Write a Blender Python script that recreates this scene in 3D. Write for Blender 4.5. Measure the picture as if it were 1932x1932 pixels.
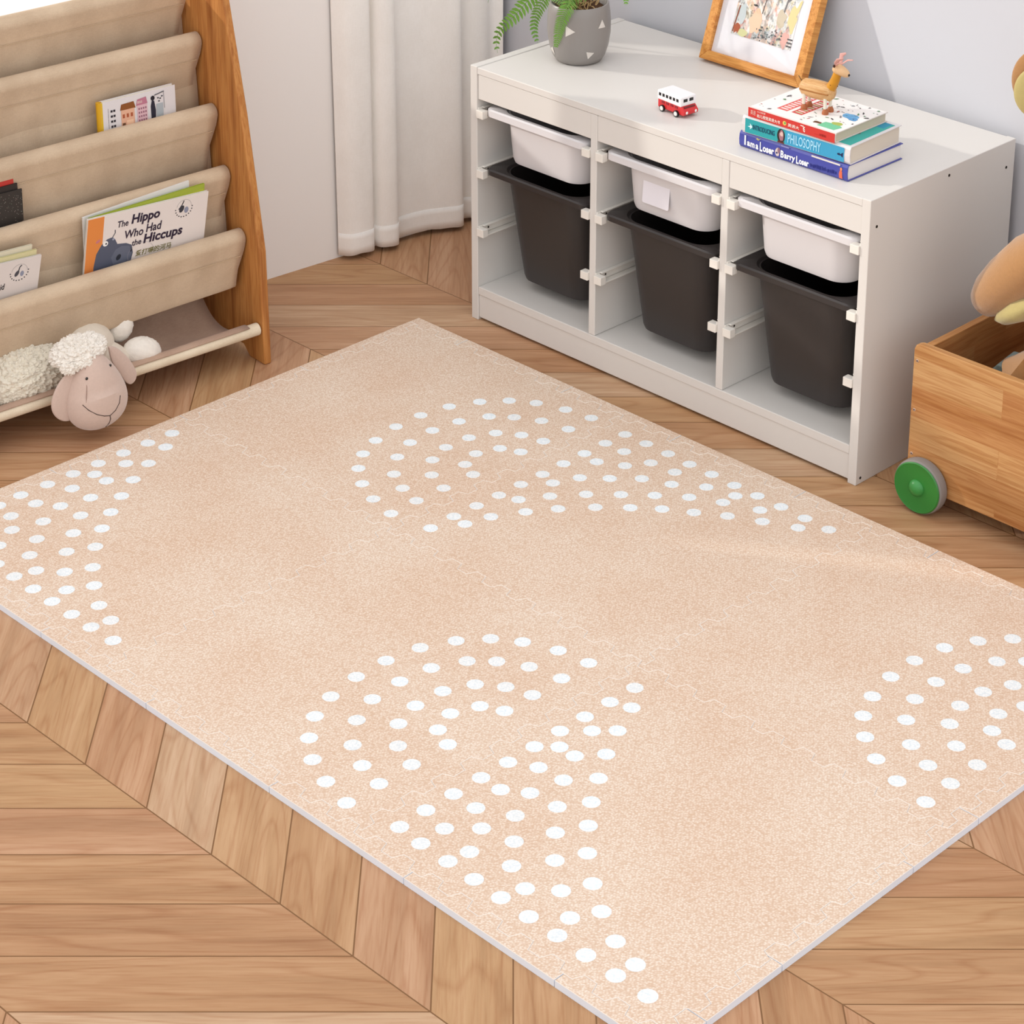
import bpy, bmesh, math, random
from mathutils import Vector, Matrix, noise
from mathutils.bvhtree import BVHTree
for o in list(bpy.data.objects): bpy.data.objects.remove(o)
COL = bpy.context.scene.collection
PI = math.pi

# ------------------------------------------------------------------ camera, world, sun, exposure
sc = bpy.context.scene
cd = bpy.data.cameras.new('camera'); cam = bpy.data.objects.new('camera', cd); COL.objects.link(cam)
cam.location = (0, 0, 2.1813)
cam.rotation_euler = (PI/2 - 0.3558, 0, 0)
cd.sensor_width = 36; cd.lens = 36*4587.6/1932
cd.shift_y = -(966-215.2)/1932
cd.clip_start = .05; cd.clip_end = 60
sc.camera = cam
sc.view_settings.view_transform = 'Standard'; sc.view_settings.look = 'None'
sc.view_settings.gamma = 1; sc.view_settings.exposure = 0.10
sc.view_settings.use_curve_mapping = False

def make_world():
    w = bpy.data.worlds.new('world'); sc.world = w; w.use_nodes = True
    nt = w.node_tree; N = nt.nodes; L = nt.links
    bg = N['Background']
    tc = N.new('ShaderNodeTexCoord')
    dt = N.new('ShaderNodeVectorMath'); dt.operation = 'DOT_PRODUCT'
    d = Vector((-.14, -.50, .85)).normalized(); dt.inputs[1].default_value = d
    L.new(tc.outputs['Generated'], dt.inputs[0])
    mr = N.new('ShaderNodeMapRange'); mr.inputs['From Min'].default_value = -.7; mr.inputs['From Max'].default_value = 1
    mr.inputs['To Min'].default_value = .62; mr.inputs['To Max'].default_value = 1.45
    L.new(dt.outputs['Value'], mr.inputs['Value'])
    bg.inputs['Color'].default_value = (1, .995, 1, 1)
    # bright daylight on the window side
    d2 = N.new('ShaderNodeVectorMath'); d2.operation = 'DOT_PRODUCT'; d2.inputs[1].default_value = Vector((-.42, .86, -.28)).normalized(); L.new(tc.outputs['Generated'], d2.inputs[0])
    m2 = N.new('ShaderNodeMapRange'); m2.inputs['From Min'].default_value = .62; m2.inputs['From Max'].default_value = .85; m2.inputs['To Min'].default_value = 0; m2.inputs['To Max'].default_value = 1.9; L.new(d2.outputs['Value'], m2.inputs['Value'])
    mxx = N.new('ShaderNodeMath'); mxx.operation = 'MAXIMUM'; L.new(mr.outputs['Result'], mxx.inputs[0]); L.new(m2.outputs['Result'], mxx.inputs[1])
    L.new(mxx.outputs[0], bg.inputs['Strength'])
make_world()
sd = bpy.data.lights.new('sun', 'SUN'); sd.energy = 1.8; sd.angle = math.radians(1.6); sd.color = (1, .95, .87)
sun = bpy.data.objects.new('sun', sd); COL.objects.link(sun)
_sd = Vector((.97, -.235, -math.tan(math.radians(21)))).normalized()
sun.rotation_euler = _sd.to_track_quat('-Z', 'Y').to_euler(); sun.location = (-3, 6, 3)

# ------------------------------------------------------------------ frames of reference (metres)
TH = -.794                       # cabinet direction
CO = Vector((-.0844, 4.6445, 0))
def frame(o, ang): return Matrix.Translation(o) @ Matrix.Rotation(ang, 4, 'Z')
CAB = frame(CO, TH)
SHA = math.radians(40)
SHO = Vector((-.485, 4.427, 0))
SH = frame(SHO, SHA)             # x along the shelf width (negative inside), y to the back
WLA = math.atan2(.345, .422)
WL = frame(Vector((-.527, 4.84, 0)), WLA)   # left wall: x along, -y into the room
MA = frame(Vector((-.195, 4.6167, 0)), math.radians(-45.3))   # mat: x = u, -y = v

# ------------------------------------------------------------------ helpers
def s2l(c): return tuple(((x/12.92) if x <= .04045 else ((x+.055)/1.055)**2.4) for x in c)
def hx(h): h = h.lstrip('#'); return s2l(tuple(int(h[i:i+2], 16)/255 for i in (0, 2, 4))) + (1,)
_m = {}
def new_mat(name):
    m = bpy.data.materials.new(name); m.use_nodes = True
    return m, m.node_tree.nodes, m.node_tree.links, m.node_tree.nodes['Principled BSDF']
def flat(h, rough=.55, spec=.4, bump=0, bscale=300, metal=0, name=None, trans=0, sheen=0, var=0):
    k = (h, rough, spec, bump, bscale, metal, trans, sheen, var)
    if k in _m: return _m[k]
    m, N, L, P = new_mat(name or 'paint_'+h)
    P.inputs['Base Color'].default_value = hx(h); P.inputs['Roughness'].default_value = rough
    P.inputs['Specular IOR Level'].default_value = spec; P.inputs['Metallic'].default_value = metal
    if sheen: P.inputs['Sheen Weight'].default_value = sheen
    tc = N.new('ShaderNodeTexCoord'); n = N.new('ShaderNodeTexNoise'); n.inputs['Scale'].default_value = bscale; n.inputs['Detail'].default_value = 3
    L.new(tc.outputs['Object'], n.inputs['Vector'])
    if bump:
        b = N.new('ShaderNodeBump'); b.inputs['Strength'].default_value = bump; b.inputs['Distance'].default_value = .001
        L.new(n.outputs['Fac'], b.inputs['Height']); L.new(b.outputs['Normal'], P.inputs['Normal'])
    if var:
        n2 = N.new('ShaderNodeTexNoise'); n2.inputs['Scale'].default_value = bscale*.3; L.new(tc.outputs['Object'], n2.inputs['Vector'])
        mx = N.new('ShaderNodeMix'); mx.data_type = 'RGBA'; c = hx(h)
        mx.inputs['A'].default_value = tuple(x*(1-var) for x in c[:3])+(1,); mx.inputs['B'].default_value = tuple(min(1, x*(1+var)) for x in c[:3])+(1,)
        L.new(n2.outputs['Fac'], mx.inputs['Factor']); L.new(mx.outputs['Result'], P.inputs['Base Color'])
    _m[k] = m; return m
def ramp(N, stops):
    r = N.new('ShaderNodeValToRGB'); e = r.color_ramp.elements
    while len(e) < len(stops): e.new(.5)
    for i, (p, c) in enumerate(stops): e[i].position = p; e[i].color = hx(c) if isinstance(c, str) else c
    return r
def wood(name, light, dark, axis='Z', scale=1, rough=.5, board=None, off=0):
    """pine: grain runs along AXIS of the object; board=(length,height,mode) adds laminated lamellae"""
    m, N, L, P = new_mat(name)
    tc = N.new('ShaderNodeTexCoord'); mp = N.new('ShaderNodeMapping')
    s = {'X': (1.1, 22, 22), 'Y': (22, 1.1, 22), 'Z': (22, 22, 1.1)}[axis]
    mp.inputs['Scale'].default_value = tuple(v*scale for v in s); mp.inputs['Location'].default_value = (off, off*2, off)
    L.new(tc.outputs['Object'], mp.inputs['Vector'])
    n = N.new('ShaderNodeTexNoise'); n.inputs['Scale'].default_value = 1.6; n.inputs['Detail'].default_value = 5; n.inputs['Distortion'].default_value = .35
    vec = mp.outputs['Vector']
    br = None
    if board:
        br = N.new('ShaderNodeTexBrick'); br.inputs['Scale'].default_value = 1
        br.inputs['Brick Width'].default_value = board[0]; br.inputs['Row Height'].default_value = board[1]; br.inputs['Mortar Size'].default_value = .0004
        br.offset = .37; br.inputs['Color1'].default_value = (.0, .0, .0, 1); br.inputs['Color2'].default_value = (1, 1, 1, 1); br.inputs['Mortar'].default_value = (.1, .1, .1, 1)
        sp = N.new('ShaderNodeSeparateXYZ'); cb = N.new('ShaderNodeCombineXYZ'); L.new(tc.outputs['Object'], sp.inputs[0])
        a, b = board[2]; L.new(sp.outputs[a], cb.inputs[0]); L.new(sp.outputs[b], cb.inputs[1]); L.new(cb.outputs[0], br.inputs['Vector'])
        ad = N.new('ShaderNodeVectorMath'); ad.operation = 'MULTIPLY_ADD'; L.new(br.outputs['Color'], ad.inputs[0]); ad.inputs[1].default_value = (7, 9, 5); L.new(mp.outputs['Vector'], ad.inputs[2]); vec = ad.outputs[0]
    L.new(vec, n.inputs['Vector'])
    r = ramp(N, [(.3, dark), (.52, light), (.75, light)])
    L.new(n.outputs['Fac'], r.inputs['Fac'])
    w = N.new('ShaderNodeTexNoise'); w.inputs['Scale'].default_value = 9; w.inputs['Detail'].default_value = 2; w.inputs['Distortion'].default_value = .8; L.new(vec, w.inputs['Vector'])
    mx = N.new('ShaderNodeMix'); mx.data_type = 'RGBA'; mx.blend_type = 'MULTIPLY'; mx.inputs['Factor'].default_value = .45
    r2 = ramp(N, [(.38, 'cfa884'), (.56, 'ffffff')]); L.new(w.outputs['Fac'], r2.inputs['Fac'])
    L.new(r.outputs['Color'], mx.inputs['A']); L.new(r2.outputs['Color'], mx.inputs['B'])
    out = mx.outputs['Result']
    if br:
        m3 = N.new('ShaderNodeMix'); m3.data_type = 'RGBA'; m3.blend_type = 'MULTIPLY'; m3.inputs['Factor'].default_value = .6
        r3 = ramp(N, [(0, 'e0b896'), (.4, 'f7e8d6'), (1, 'ffffff')]); L.new(br.outputs['Color'], r3.inputs['Fac'])
        L.new(out, m3.inputs['A']); L.new(r3.outputs['Color'], m3.inputs['B']); out = m3.outputs['Result']
    L.new(out, P.inputs['Base Color']); P.inputs['Roughness'].default_value = rough; P.inputs['Specular IOR Level'].default_value = .3
    b = N.new('ShaderNodeBump'); b.inputs['Strength'].default_value = .12; b.inputs['Distance'].default_value = .001
    L.new(w.outputs['Fac'], b.inputs['Height']); L.new(b.outputs['Normal'], P.inputs['Normal'])
    return m
def cloth(name, c1, c2, scale=900, bump=.35, trans=0.0, rough=.9):
    m, N, L, P = new_mat(name)
    tc = N.new('ShaderNodeTexCoord')
    def nz(sx, sy, sz):
        mp = N.new('ShaderNodeMapping'); mp.inputs['Scale'].default_value = (sx, sy, sz); L.new(tc.outputs['Object'], mp.inputs['Vector'])
        n = N.new('ShaderNodeTexNoise'); n.inputs['Scale'].default_value = 1; n.inputs['Detail'].default_value = 3; L.new(mp.outputs['Vector'], n.inputs['Vector']); return n.outputs['Fac']
    a = nz(scale*.12, scale, scale); b = nz(scale, scale, scale*.12); c = nz(14, 14, 9)
    ad = N.new('ShaderNodeMath'); L.new(a, ad.inputs[0]); L.new(b, ad.inputs[1])
    r = ramp(N, [(.4, c1), (.62, c2)])
    mm = N.new('ShaderNodeMath'); mm.operation = 'MULTIPLY_ADD'; L.new(ad.outputs[0], mm.inputs[0]); mm.inputs[1].default_value = .25; 
    m2 = N.new('ShaderNodeMath'); m2.operation = 'MULTIPLY'; L.new(c, m2.inputs[0]); m2.inputs[1].default_value = .5; L.new(m2.outputs[0], mm.inputs[2])
    L.new(mm.outputs[0], r.inputs['Fac']); L.new(r.outputs['Color'], P.inputs['Base Color'])
    P.inputs['Roughness'].default_value = rough; P.inputs['Specular IOR Level'].default_value = .1; P.inputs['Sheen Weight'].default_value = .15
    bp = N.new('ShaderNodeBump'); bp.inputs['Strength'].default_value = bump; bp.inputs['Distance'].default_value = .0006
    L.new(ad.outputs[0], bp.inputs['Height']); L.new(bp.outputs['Normal'], P.inputs['Normal'])
    if trans:
        t = N.new('ShaderNodeBsdfTranslucent'); L.new(r.outputs['Color'], t.inputs['Color'])
        ms = N.new('ShaderNodeMixShader'); ms.inputs[0].default_value = trans
        L.new(P.outputs[0], ms.inputs[1]); L.new(t.outputs[0], ms.inputs[2]); L.new(ms.outputs[0], N['Material Output'].inputs['Surface'])
    return m

def link(name, mesh, parent=None, M=None):
    o = bpy.data.objects.new(name, mesh); COL.objects.link(o)
    if parent: o.parent = parent
    if M is not None: o.matrix_local = M
    return o
def obj(name, bm, mat, parent=None, M=None, smooth=False, bevel=0, segs=2, sub=0, label=None, angle=40):
    me = bpy.data.meshes.new(name)
    bmesh.ops.recalc_face_normals(bm, faces=bm.faces)
    for e_ in bm.edges:
        if len(e_.link_faces) == 2 and e_.calc_face_angle(0) > math.radians(38): e_.smooth = False
    bm.to_mesh(me); bm.free()
    for m in (mat if isinstance(mat, (list, tuple)) else [mat]): me.materials.append(m)
    if smooth:
        for p in me.polygons: p.use_smooth = True
    o = link(name, me, parent, M)
    if bevel:
        b = o.modifiers.new('bevel', 'BEVEL'); b.width = bevel; b.segments = segs; b.limit_method = 'ANGLE'; b.angle_limit = math.radians(angle)
    if sub:
        s = o.modifiers.new('sub', 'SUBSURF'); s.levels = sub; s.render_levels = sub
    if label: o['label'] = label
    return o
def tag(o, label=None, cat=None, group=None, kind=None):
    if label: o['label'] = label
    if cat: o['category'] = cat
    if group: o['group'] = group
    if kind: o['kind'] = kind
    return o
def thing(name, label, cat, M, group=None):
    o = bpy.data.objects.new(name, None); COL.objects.link(o); o.matrix_world = M; o.empty_display_size = .02
    return tag(o, label, cat, group)
def T(x, y, z): return Matrix.Translation((x, y, z))
def RZ(a): return Matrix.Rotation(a, 4, 'Z')
def RX(a): return Matrix.Rotation(a, 4, 'X')
def RY(a): return Matrix.Rotation(a, 4, 'Y')
def BM(): return bmesh.new()
def box(bm, x0, x1, y0, y1, z0, z1, M=None, mi=0):
    v = [bm.verts.new((x, y, z)) for x in (x0, x1) for y in (y0, y1) for z in (z0, z1)]
    fs = []
    for q in ((0, 1, 3, 2), (4, 6, 7, 5), (0, 4, 5, 1), (2, 3, 7, 6), (0, 2, 6, 4), (1, 5, 7, 3)):
        f = bm.faces.new([v[i] for i in q]); f.material_index = mi; fs.append(f)
    if M is not None: bmesh.ops.transform(bm, matrix=M, verts=v)
    return fs
def prism(bm, pts, h0, h1, M=None, mi=0, mis=None):
    """polygon pts (x,y) extruded z h0..h1"""
    a = [bm.verts.new((p[0], p[1], h0)) for p in pts]; b = [bm.verts.new((p[0], p[1], h1)) for p in pts]
    f = bm.faces.new(b); f.material_index = mi
    g = bm.faces.new(a[::-1]); g.material_index = mi
    n = len(pts)
    for i in range(n):
        s = bm.faces.new((a[i], a[(i+1) % n], b[(i+1) % n], b[i])); s.material_index = mi if mis is None else mis
    if M is not None: bmesh.ops.transform(bm, matrix=M, verts=a+b)
    return a+b
def loft(bm, rings, close=True, cap0=True, cap1=True, mi=0):
    R = [[bm.verts.new(p) for p in r] for r in rings]; n = len(rings[0])
    for i in range(len(R)-1):
        for j in range(n if close else n-1):
            f = bm.faces.new((R[i][j], R[i][(j+1) % n], R[i+1][(j+1) % n], R[i+1][j])); f.material_index = mi; f.smooth = True
    if cap0: f = bm.faces.new(R[0][::-1]); f.material_index = mi
    if cap1: f = bm.faces.new(R[-1]); f.material_index = mi
    return R
def tube(bm, pts, r, n=12, mi=0, flatten=1.0):
    pts = [Vector(p) for p in pts]; rs = r if isinstance(r, (list, tuple)) else [r]*len(pts)
    rings = []; up = None
    for i, p in enumerate(pts):
        t = (pts[min(i+1, len(pts)-1)]-pts[max(i-1, 0)]).normalized()
        if up is None:
            up = Vector((0, 0, 1)) if abs(t.z) < .9 else Vector((1, 0, 0))
        x = up.cross(t).normalized(); y = t.cross(x).normalized(); up = y
        rings.append([p+(x*math.cos(a)+y*math.sin(a)*flatten)*rs[i] for a in [2*PI*k/n for k in range(n)]])
    return loft(bm, rings, mi=mi)
def lathe(bm, prof, n=48, mi=0, M=None, caps=(True, True)):
    rings = [[Vector((r*math.cos(2*PI*k/n), r*math.sin(2*PI*k/n), z)) for k in range(n)] for r, z in prof]
    R = loft(bm, rings, cap0=caps[0], cap1=caps[1], mi=mi)
    if M is not None: bmesh.ops.transform(bm, matrix=M, verts=[v for r in R for v in r])
    return R
def ball(bm, c, r, M=None, u=24, v=16, mi=0, f=None, bumpy=0, bs=40):
    ret = bmesh.ops.create_uvsphere(bm, u_segments=u, v_segments=v, radius=1)
    vs = ret['verts']; r = r if isinstance(r, (tuple, list)) else (r, r, r)
    for w in vs:
        co = w.co.copy()
        if f: co = Vector(f(co))
        p = Vector((co.x*r[0], co.y*r[1], co.z*r[2]))
        if bumpy:
            n0 = p.normalized(); q_ = p*bs+Vector(c)*9
            p += n0*bumpy*(noise.noise(q_)+.55*noise.noise(q_*2.3)+.35*noise.noise(q_*5))
        w.co = p
    MM = Matrix.Translation(c) @ (M if M is not None else Matrix())
    bmesh.ops.transform(bm, matrix=MM, verts=vs)
    for w in vs:
        for fc in w.link_faces: fc.smooth = True; fc.material_index = mi
    return vs
def rrect(hx_, hy, r, n=6, cx=0, cy=0):
    pts = []
    for sx, sy, a0 in ((1, 1, 0), (-1, 1, PI/2), (-1, -1, PI), (1, -1, 1.5*PI)):
        for k in range(n+1):
            a = a0+PI/2*k/n; pts.append((cx+sx*(hx_-r)+r*math.cos(a), cy+sy*(hy-r)+r*math.sin(a)))
    return pts

class Art:
    """flat printed shapes on a surface, one mesh, several inks"""
    def __init__(s): s.bm = BM(); s.mats = []; s.k = 0
    def poly(s, pts, col, thick=.00012, lift=None):
        m = flat(col, .6, .3)
        if m not in s.mats: s.mats.append(m)
        s.k += 1; z = (s.k*.000012 if lift is None else lift)
        prism(s.bm, pts, z, z+thick, mi=s.mats.index(m))
    def rect(s, x0, y0, x1, y1, col, **k): s.poly([(x0, y0), (x1, y0), (x1, y1), (x0, y1)], col, **k)
    def ell(s, x, y, rx, ry, col, a=0, n=18, wob=0, seed=0, **k):
        p = []
        for i in range(n):
            t = 2*PI*i/n; w = 1+wob*noise.noise(Vector((math.cos(t)*1.5+seed, math.sin(t)*1.5, seed*3.1)))
            X = rx*math.cos(t)*w; Y = ry*math.sin(t)*w
            p.append((x+X*math.cos(a)-Y*math.sin(a), y+X*math.sin(a)+Y*math.cos(a)))
        s.poly(p, col, **k)
    def line(s, pts, w, col, **k):
        for (x0, y0), (x1, y1) in zip(pts, pts[1:]):
            d = Vector((x1-x0, y1-y0)); 
            if d.length < 1e-7: continue
            n = Vector((-d.y, d.x)).normalized()*w/2
            s.poly([(x0+n.x, y0+n.y), (x0-n.x, y0-n.y), (x1-n.x, y1-n.y), (x1+n.x, y1+n.y)], col, **k)
    def build(s, name, parent, M): return obj(name, s.bm, s.mats, parent, M)

def text(name, body, w, h, col, parent, M, x=0, y=0, ang=0, shear=0, off=0, lift=.0003, rough=.6):
    """lettering fitted in a w x h box whose lower left corner is x,y on the surface M"""
    c = bpy.data.curves.new(name, 'FONT'); c.body = body; c.size = 1; c.shear = shear; c.offset = off; c.extrude = .004
    c.resolution_u = 3
    t = bpy.data.objects.new(name, c); COL.objects.link(t)
    dg = bpy.context.evaluated_depsgraph_get(); dg.update()
    me = bpy.data.meshes.new_from_object(t.evaluated_get(dg))
    bpy.data.objects.remove(t); bpy.data.curves.remove(c)
    if not me.vertices: return None
    xs = [v.co.x for v in me.vertices]; ys = [v.co.y for v in me.vertices]
    x0, x1, y0, y1 = min(xs), max(xs), min(ys), max(ys)
    sx = w/(x1-x0); sy = h/(y1-y0) if h else sx
    for v in me.vertices: v.co = ((v.co.x-x0)*sx, (v.co.y-y0)*sy, v.co.z*.02)
    me.materials.clear(); me.materials.append(flat(col, rough, .3))
    return link(name, me, parent, M @ T(x, y, lift) @ RZ(ang))

# ------------------------------------------------------------------ materials
M_white = flat('dad6d1', .42, .4, bump=.05, bscale=500, name='white_laminate')
M_wallL = flat('f4efeb', .9, .2, bump=.12, bscale=120, name='wall_paint')
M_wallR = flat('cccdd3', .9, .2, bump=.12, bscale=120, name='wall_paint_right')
M_plw = flat('d9d6d8', .4, .45, name='white_plastic')
M_plb = flat('302b2a', .42, .45, bump=.15, bscale=900, name='black_plastic')
M_rail = flat('e9e4dc', .4, .45, name='rail_plastic')
M_hole = flat('2a2420', .6, .2)
M_page = flat('ddd5c6', .8, .2, bump=.2, bscale=1500, name='paper')
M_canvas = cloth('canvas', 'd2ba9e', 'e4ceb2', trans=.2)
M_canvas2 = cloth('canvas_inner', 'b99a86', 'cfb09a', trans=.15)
M_rod = cloth('canvas_rod', 'd9c8ae', 'e9dac2')
M_pine = wood('pine_shelf', 'c08448', '9a5e2c', 'Z', 1.2)
M_pineX = wood('pine_frame', 'd79a52', 'b87432', 'X', 2.5, .4)
M_pineZ = wood('pine_frame_z', 'd79a52', 'b87432', 'Z', 2.5, .4)
M_wagX = wood('pine_wagon', 'c09665', 'ac7d4a', 'X', 1.0, .45, board=(.30, .058, (0, 1)), off=3)
M_wagY = wood('pine_wagon_side', 'bd8b58', 'a06c3c', 'Y', 1.0, .5, board=(.26, .052, (1, 2)), off=5)
M_curtain = cloth('curtain', 'f3eee8', 'faf6f1', scale=600, bump=.15)
M_foamw = flat('e3eaf4', .6, .3, name='white_foam')

def foam(name, base, hi, lo):
    m, N, L, P = new_mat(name)
    g = N.new('ShaderNodeNewGeometry')
    mp = N.new('ShaderNodeMapping'); mp.inputs['Scale'].default_value = (170, 250, 170); mp.inputs['Rotation'].default_value = (0, 0, .1)
    L.new(g.outputs['Position'], mp.inputs['Vector'])
    v = N.new('ShaderNodeTexVoronoi'); v.inputs['Scale'].default_value = 1.5; v.inputs['Randomness'].default_value = .75; L.new(mp.outputs['Vector'], v.inputs['Vector'])
    r = ramp(N, [(.12, hi), (.42, base), (.75, lo)]); L.new(v.outputs['Distance'], r.inputs['Fac'])
    n = N.new('ShaderNodeTexNoise'); n.inputs['Scale'].default_value = 5; L.new(g.outputs['Position'], n.inputs['Vector'])
    mx = N.new('ShaderNodeMix'); mx.data_type = 'RGBA'; mx.blend_type = 'MULTIPLY'; mx.inputs['Factor'].default_value = .5
    r2 = ramp(N, [(.35, 'f7ece4'), (.65, 'ffffff')]); L.new(n.outputs['Fac'], r2.inputs['Fac'])
    L.new(r.outputs['Color'], mx.inputs['A']); L.new(r2.outputs['Color'], mx.inputs['B']); L.new(mx.outputs['Result'], P.inputs['Base Color'])
    b = N.new('ShaderNodeBump'); b.inputs['Strength'].default_value = .5; b.inputs['Distance'].default_value = .0008; b.invert = True
    L.new(v.outputs['Distance'], b.inputs['Height']); L.new(b.outputs['Normal'], P.inputs['Normal'])
    P.inputs['Roughness'].default_value = .7; P.inputs['Specular IOR Level'].default_value = .25
    return m
M_foam = foam('beige_foam', 'e3cebb', 'f1e6d9', 'd7bba3')
M_dot = foam('printed_dot', 'f0f6f9', 'fbfdfe', 'e0eaf0')
M_edge = flat('efe4d9', .7, .2, name='foam_cut_edge')

def floor_mat():
    m, N, L, P = new_mat('chevron_oak')
    def MA_(op, a, b=None, c=None):
        n = N.new('ShaderNodeMath'); n.operation = op
        for i, v in enumerate((a, b, c)):
            if v is None: continue
            if isinstance(v, (int, float)): n.inputs[i].default_value = v
            else: L.new(v, n.inputs[i])
        return n.outputs[0]
    g = N.new('ShaderNodeNewGeometry'); sp = N.new('ShaderNodeSeparateXYZ'); L.new(g.outputs['Position'], sp.inputs[0])
    x, y = sp.outputs[0], sp.outputs[1]
    S, PW = .548, .1068
    c = MA_('DIVIDE', MA_('SUBTRACT', MA_('ADD', x, y), 1.887), S)
    n = MA_('FLOOR', c); fr = MA_('FRACT', c)
    odd = MA_('MODULO', MA_('ADD', n, 20), 2.0)     # 1 on the bands whose planks run away from the room's front
    mm = MA_('FLOOR', MA_('DIVIDE', n, 2.0))
    sh = MA_('MULTIPLY', mm, S)
    wy = MA_('SUBTRACT', MA_('SUBTRACT', y, sh), 3.181)
    wx = MA_('SUBTRACT', MA_('SUBTRACT', x, sh), 2.435-3.181)
    w = MA_('ADD', MA_('MULTIPLY', wy, MA_('SUBTRACT', 1, odd)), MA_('MULTIPLY', wx, odd))
    al = MA_('ADD', MA_('MULTIPLY', x, MA_('SUBTRACT', 1, odd)), MA_('MULTIPLY', y, odd))
    q = MA_('DIVIDE', w, PW); qi = MA_('FLOOR', q); qf = MA_('FRACT', q)
    e1 = MA_('MULTIPLY', MA_('MINIMUM', qf, MA_('SUBTRACT', 1, qf)), PW)
    e2 = MA_('MULTIPLY', MA_('MINIMUM', fr, MA_('SUBTRACT', 1, fr)), S*.707)
    e = MA_('MINIMUM', e1, e2)
    gap = MA_('LESS_THAN', e, .0011)
    cb = N.new('ShaderNodeCombineXYZ'); L.new(qi, cb.inputs[0]); L.new(n, cb.inputs[1])
    wn = N.new('ShaderNodeTexWhiteNoise'); L.new(cb.outputs[0], wn.inputs['Vector'])
    cv = N.new('ShaderNodeCombineXYZ')
    L.new(MA_('MULTIPLY', al, 2.2), cv.inputs[0]); L.new(MA_('MULTIPLY', w, 26), cv.inputs[1]); L.new(MA_('MULTIPLY', wn.outputs['Value'], 50), cv.inputs[2])
    n1 = N.new('ShaderNodeTexNoise'); n1.inputs['Scale'].default_value = 1.3; n1.inputs['Detail'].default_value = 6; n1.inputs['Distortion'].default_value = .6; L.new(cv.outputs[0], n1.inputs['Vector'])
    cv2 = N.new('ShaderNodeCombineXYZ')
    L.new(MA_('MULTIPLY', al, 14), cv2.inputs[0]); L.new(MA_('MULTIPLY', w, 260), cv2.inputs[1]); L.new(MA_('MULTIPLY', wn.outputs['Value'], 31), cv2.inputs[2])
    n2 = N.new('ShaderNodeTexNoise'); n2.inputs['Scale'].default_value = 1; n2.inputs['Detail'].default_value = 3; L.new(cv2.outputs[0], n2.inputs['Vector'])
    # cathedral figure
    cv3 = N.new('ShaderNodeCombineXYZ')
    L.new(MA_('MULTIPLY', al, 1.1), cv3.inputs[0]); L.new(MA_('MULTIPLY', w, 9), cv3.inputs[1]); L.new(MA_('MULTIPLY', wn.outputs['Value'], 77), cv3.inputs[2])
    n3 = N.new('ShaderNodeTexNoise'); n3.inputs['Scale'].default_value = 1; n3.inputs['Detail'].default_value = 1; L.new(cv3.outputs[0], n3.inputs['Vector'])
    fig = MA_('ABSOLUTE', MA_('SUBTRACT', MA_('FRACT', MA_('MULTIPLY', n3.outputs['Fac'], 16)), .5))
    r1 = ramp(N, [(.28, 'b49272'), (.5, 'c3a180'), (.72, 'd0b192')]); L.new(n1.outputs['Fac'], r1.inputs['Fac'])
    r2 = ramp(N, [(.3, 'cfa98a'), (.55, 'ffffff')]); L.new(n2.outputs['Fac'], r2.inputs['Fac'])
    a = N.new('ShaderNodeMix'); a.data_type = 'RGBA'; a.blend_type = 'MULTIPLY'; a.inputs['Factor'].default_value = .3; L.new(r1.outputs[0], a.inputs['A']); L.new(r2.outputs[0], a.inputs['B'])
    r4 = ramp(N, [(0, 'd2ae90'), (.16, 'ffffff')]); L.new(fig, r4.inputs['Fac'])
    a2 = N.new('ShaderNodeMix'); a2.data_type = 'RGBA'; a2.blend_type = 'MULTIPLY'; a2.inputs['Factor'].default_value = .3; L.new(a.outputs['Result'], a2.inputs['A']); L.new(r4.outputs[0], a2.inputs['B'])
    r3 = ramp(N, [(0, 'e6d0c0'), (.35, 'f5ead6'), (.7, 'f2e0d6'), (1, 'ffffff')]); L.new(wn.outputs['Value'], r3.inputs['Fac'])
    b = N.new('ShaderNodeMix'); b.data_type = 'RGBA'; b.blend_type = 'MULTIPLY'; b.inputs['Factor'].default_value = 1; L.new(a2.outputs['Result'], b.inputs['A']); L.new(r3.outputs[0], b.inputs['B'])
    d = N.new('ShaderNodeMix'); d.data_type = 'RGBA'; L.new(gap, d.inputs['Factor']); L.new(b.outputs['Result'], d.inputs['A']); d.inputs['B'].default_value = hx('7d5836')
    L.new(d.outputs['Result'], P.inputs['Base Color'])
    P.inputs['Roughness'].default_value = .5; P.inputs['Specular IOR Level'].default_value = .3
    bp = N.new('ShaderNodeBump'); bp.inputs['Strength'].default_value = .2; bp.inputs['Distance'].default_value = .0008
    L.new(MA_('SUBTRACT', n2.outputs['Fac'], MA_('MULTIPLY', gap, 2.0)), bp.inputs['Height']); L.new(bp.outputs['Normal'], P.inputs['Normal'])
    return m

# ------------------------------------------------------------------ structure
bm = BM(); box(bm, -3.2, 3.6, .3, 6.4, -.05, 0); tag(obj('floor', bm, floor_mat()), 'honey oak chevron plank floor under the mat', kind='structure')
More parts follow.
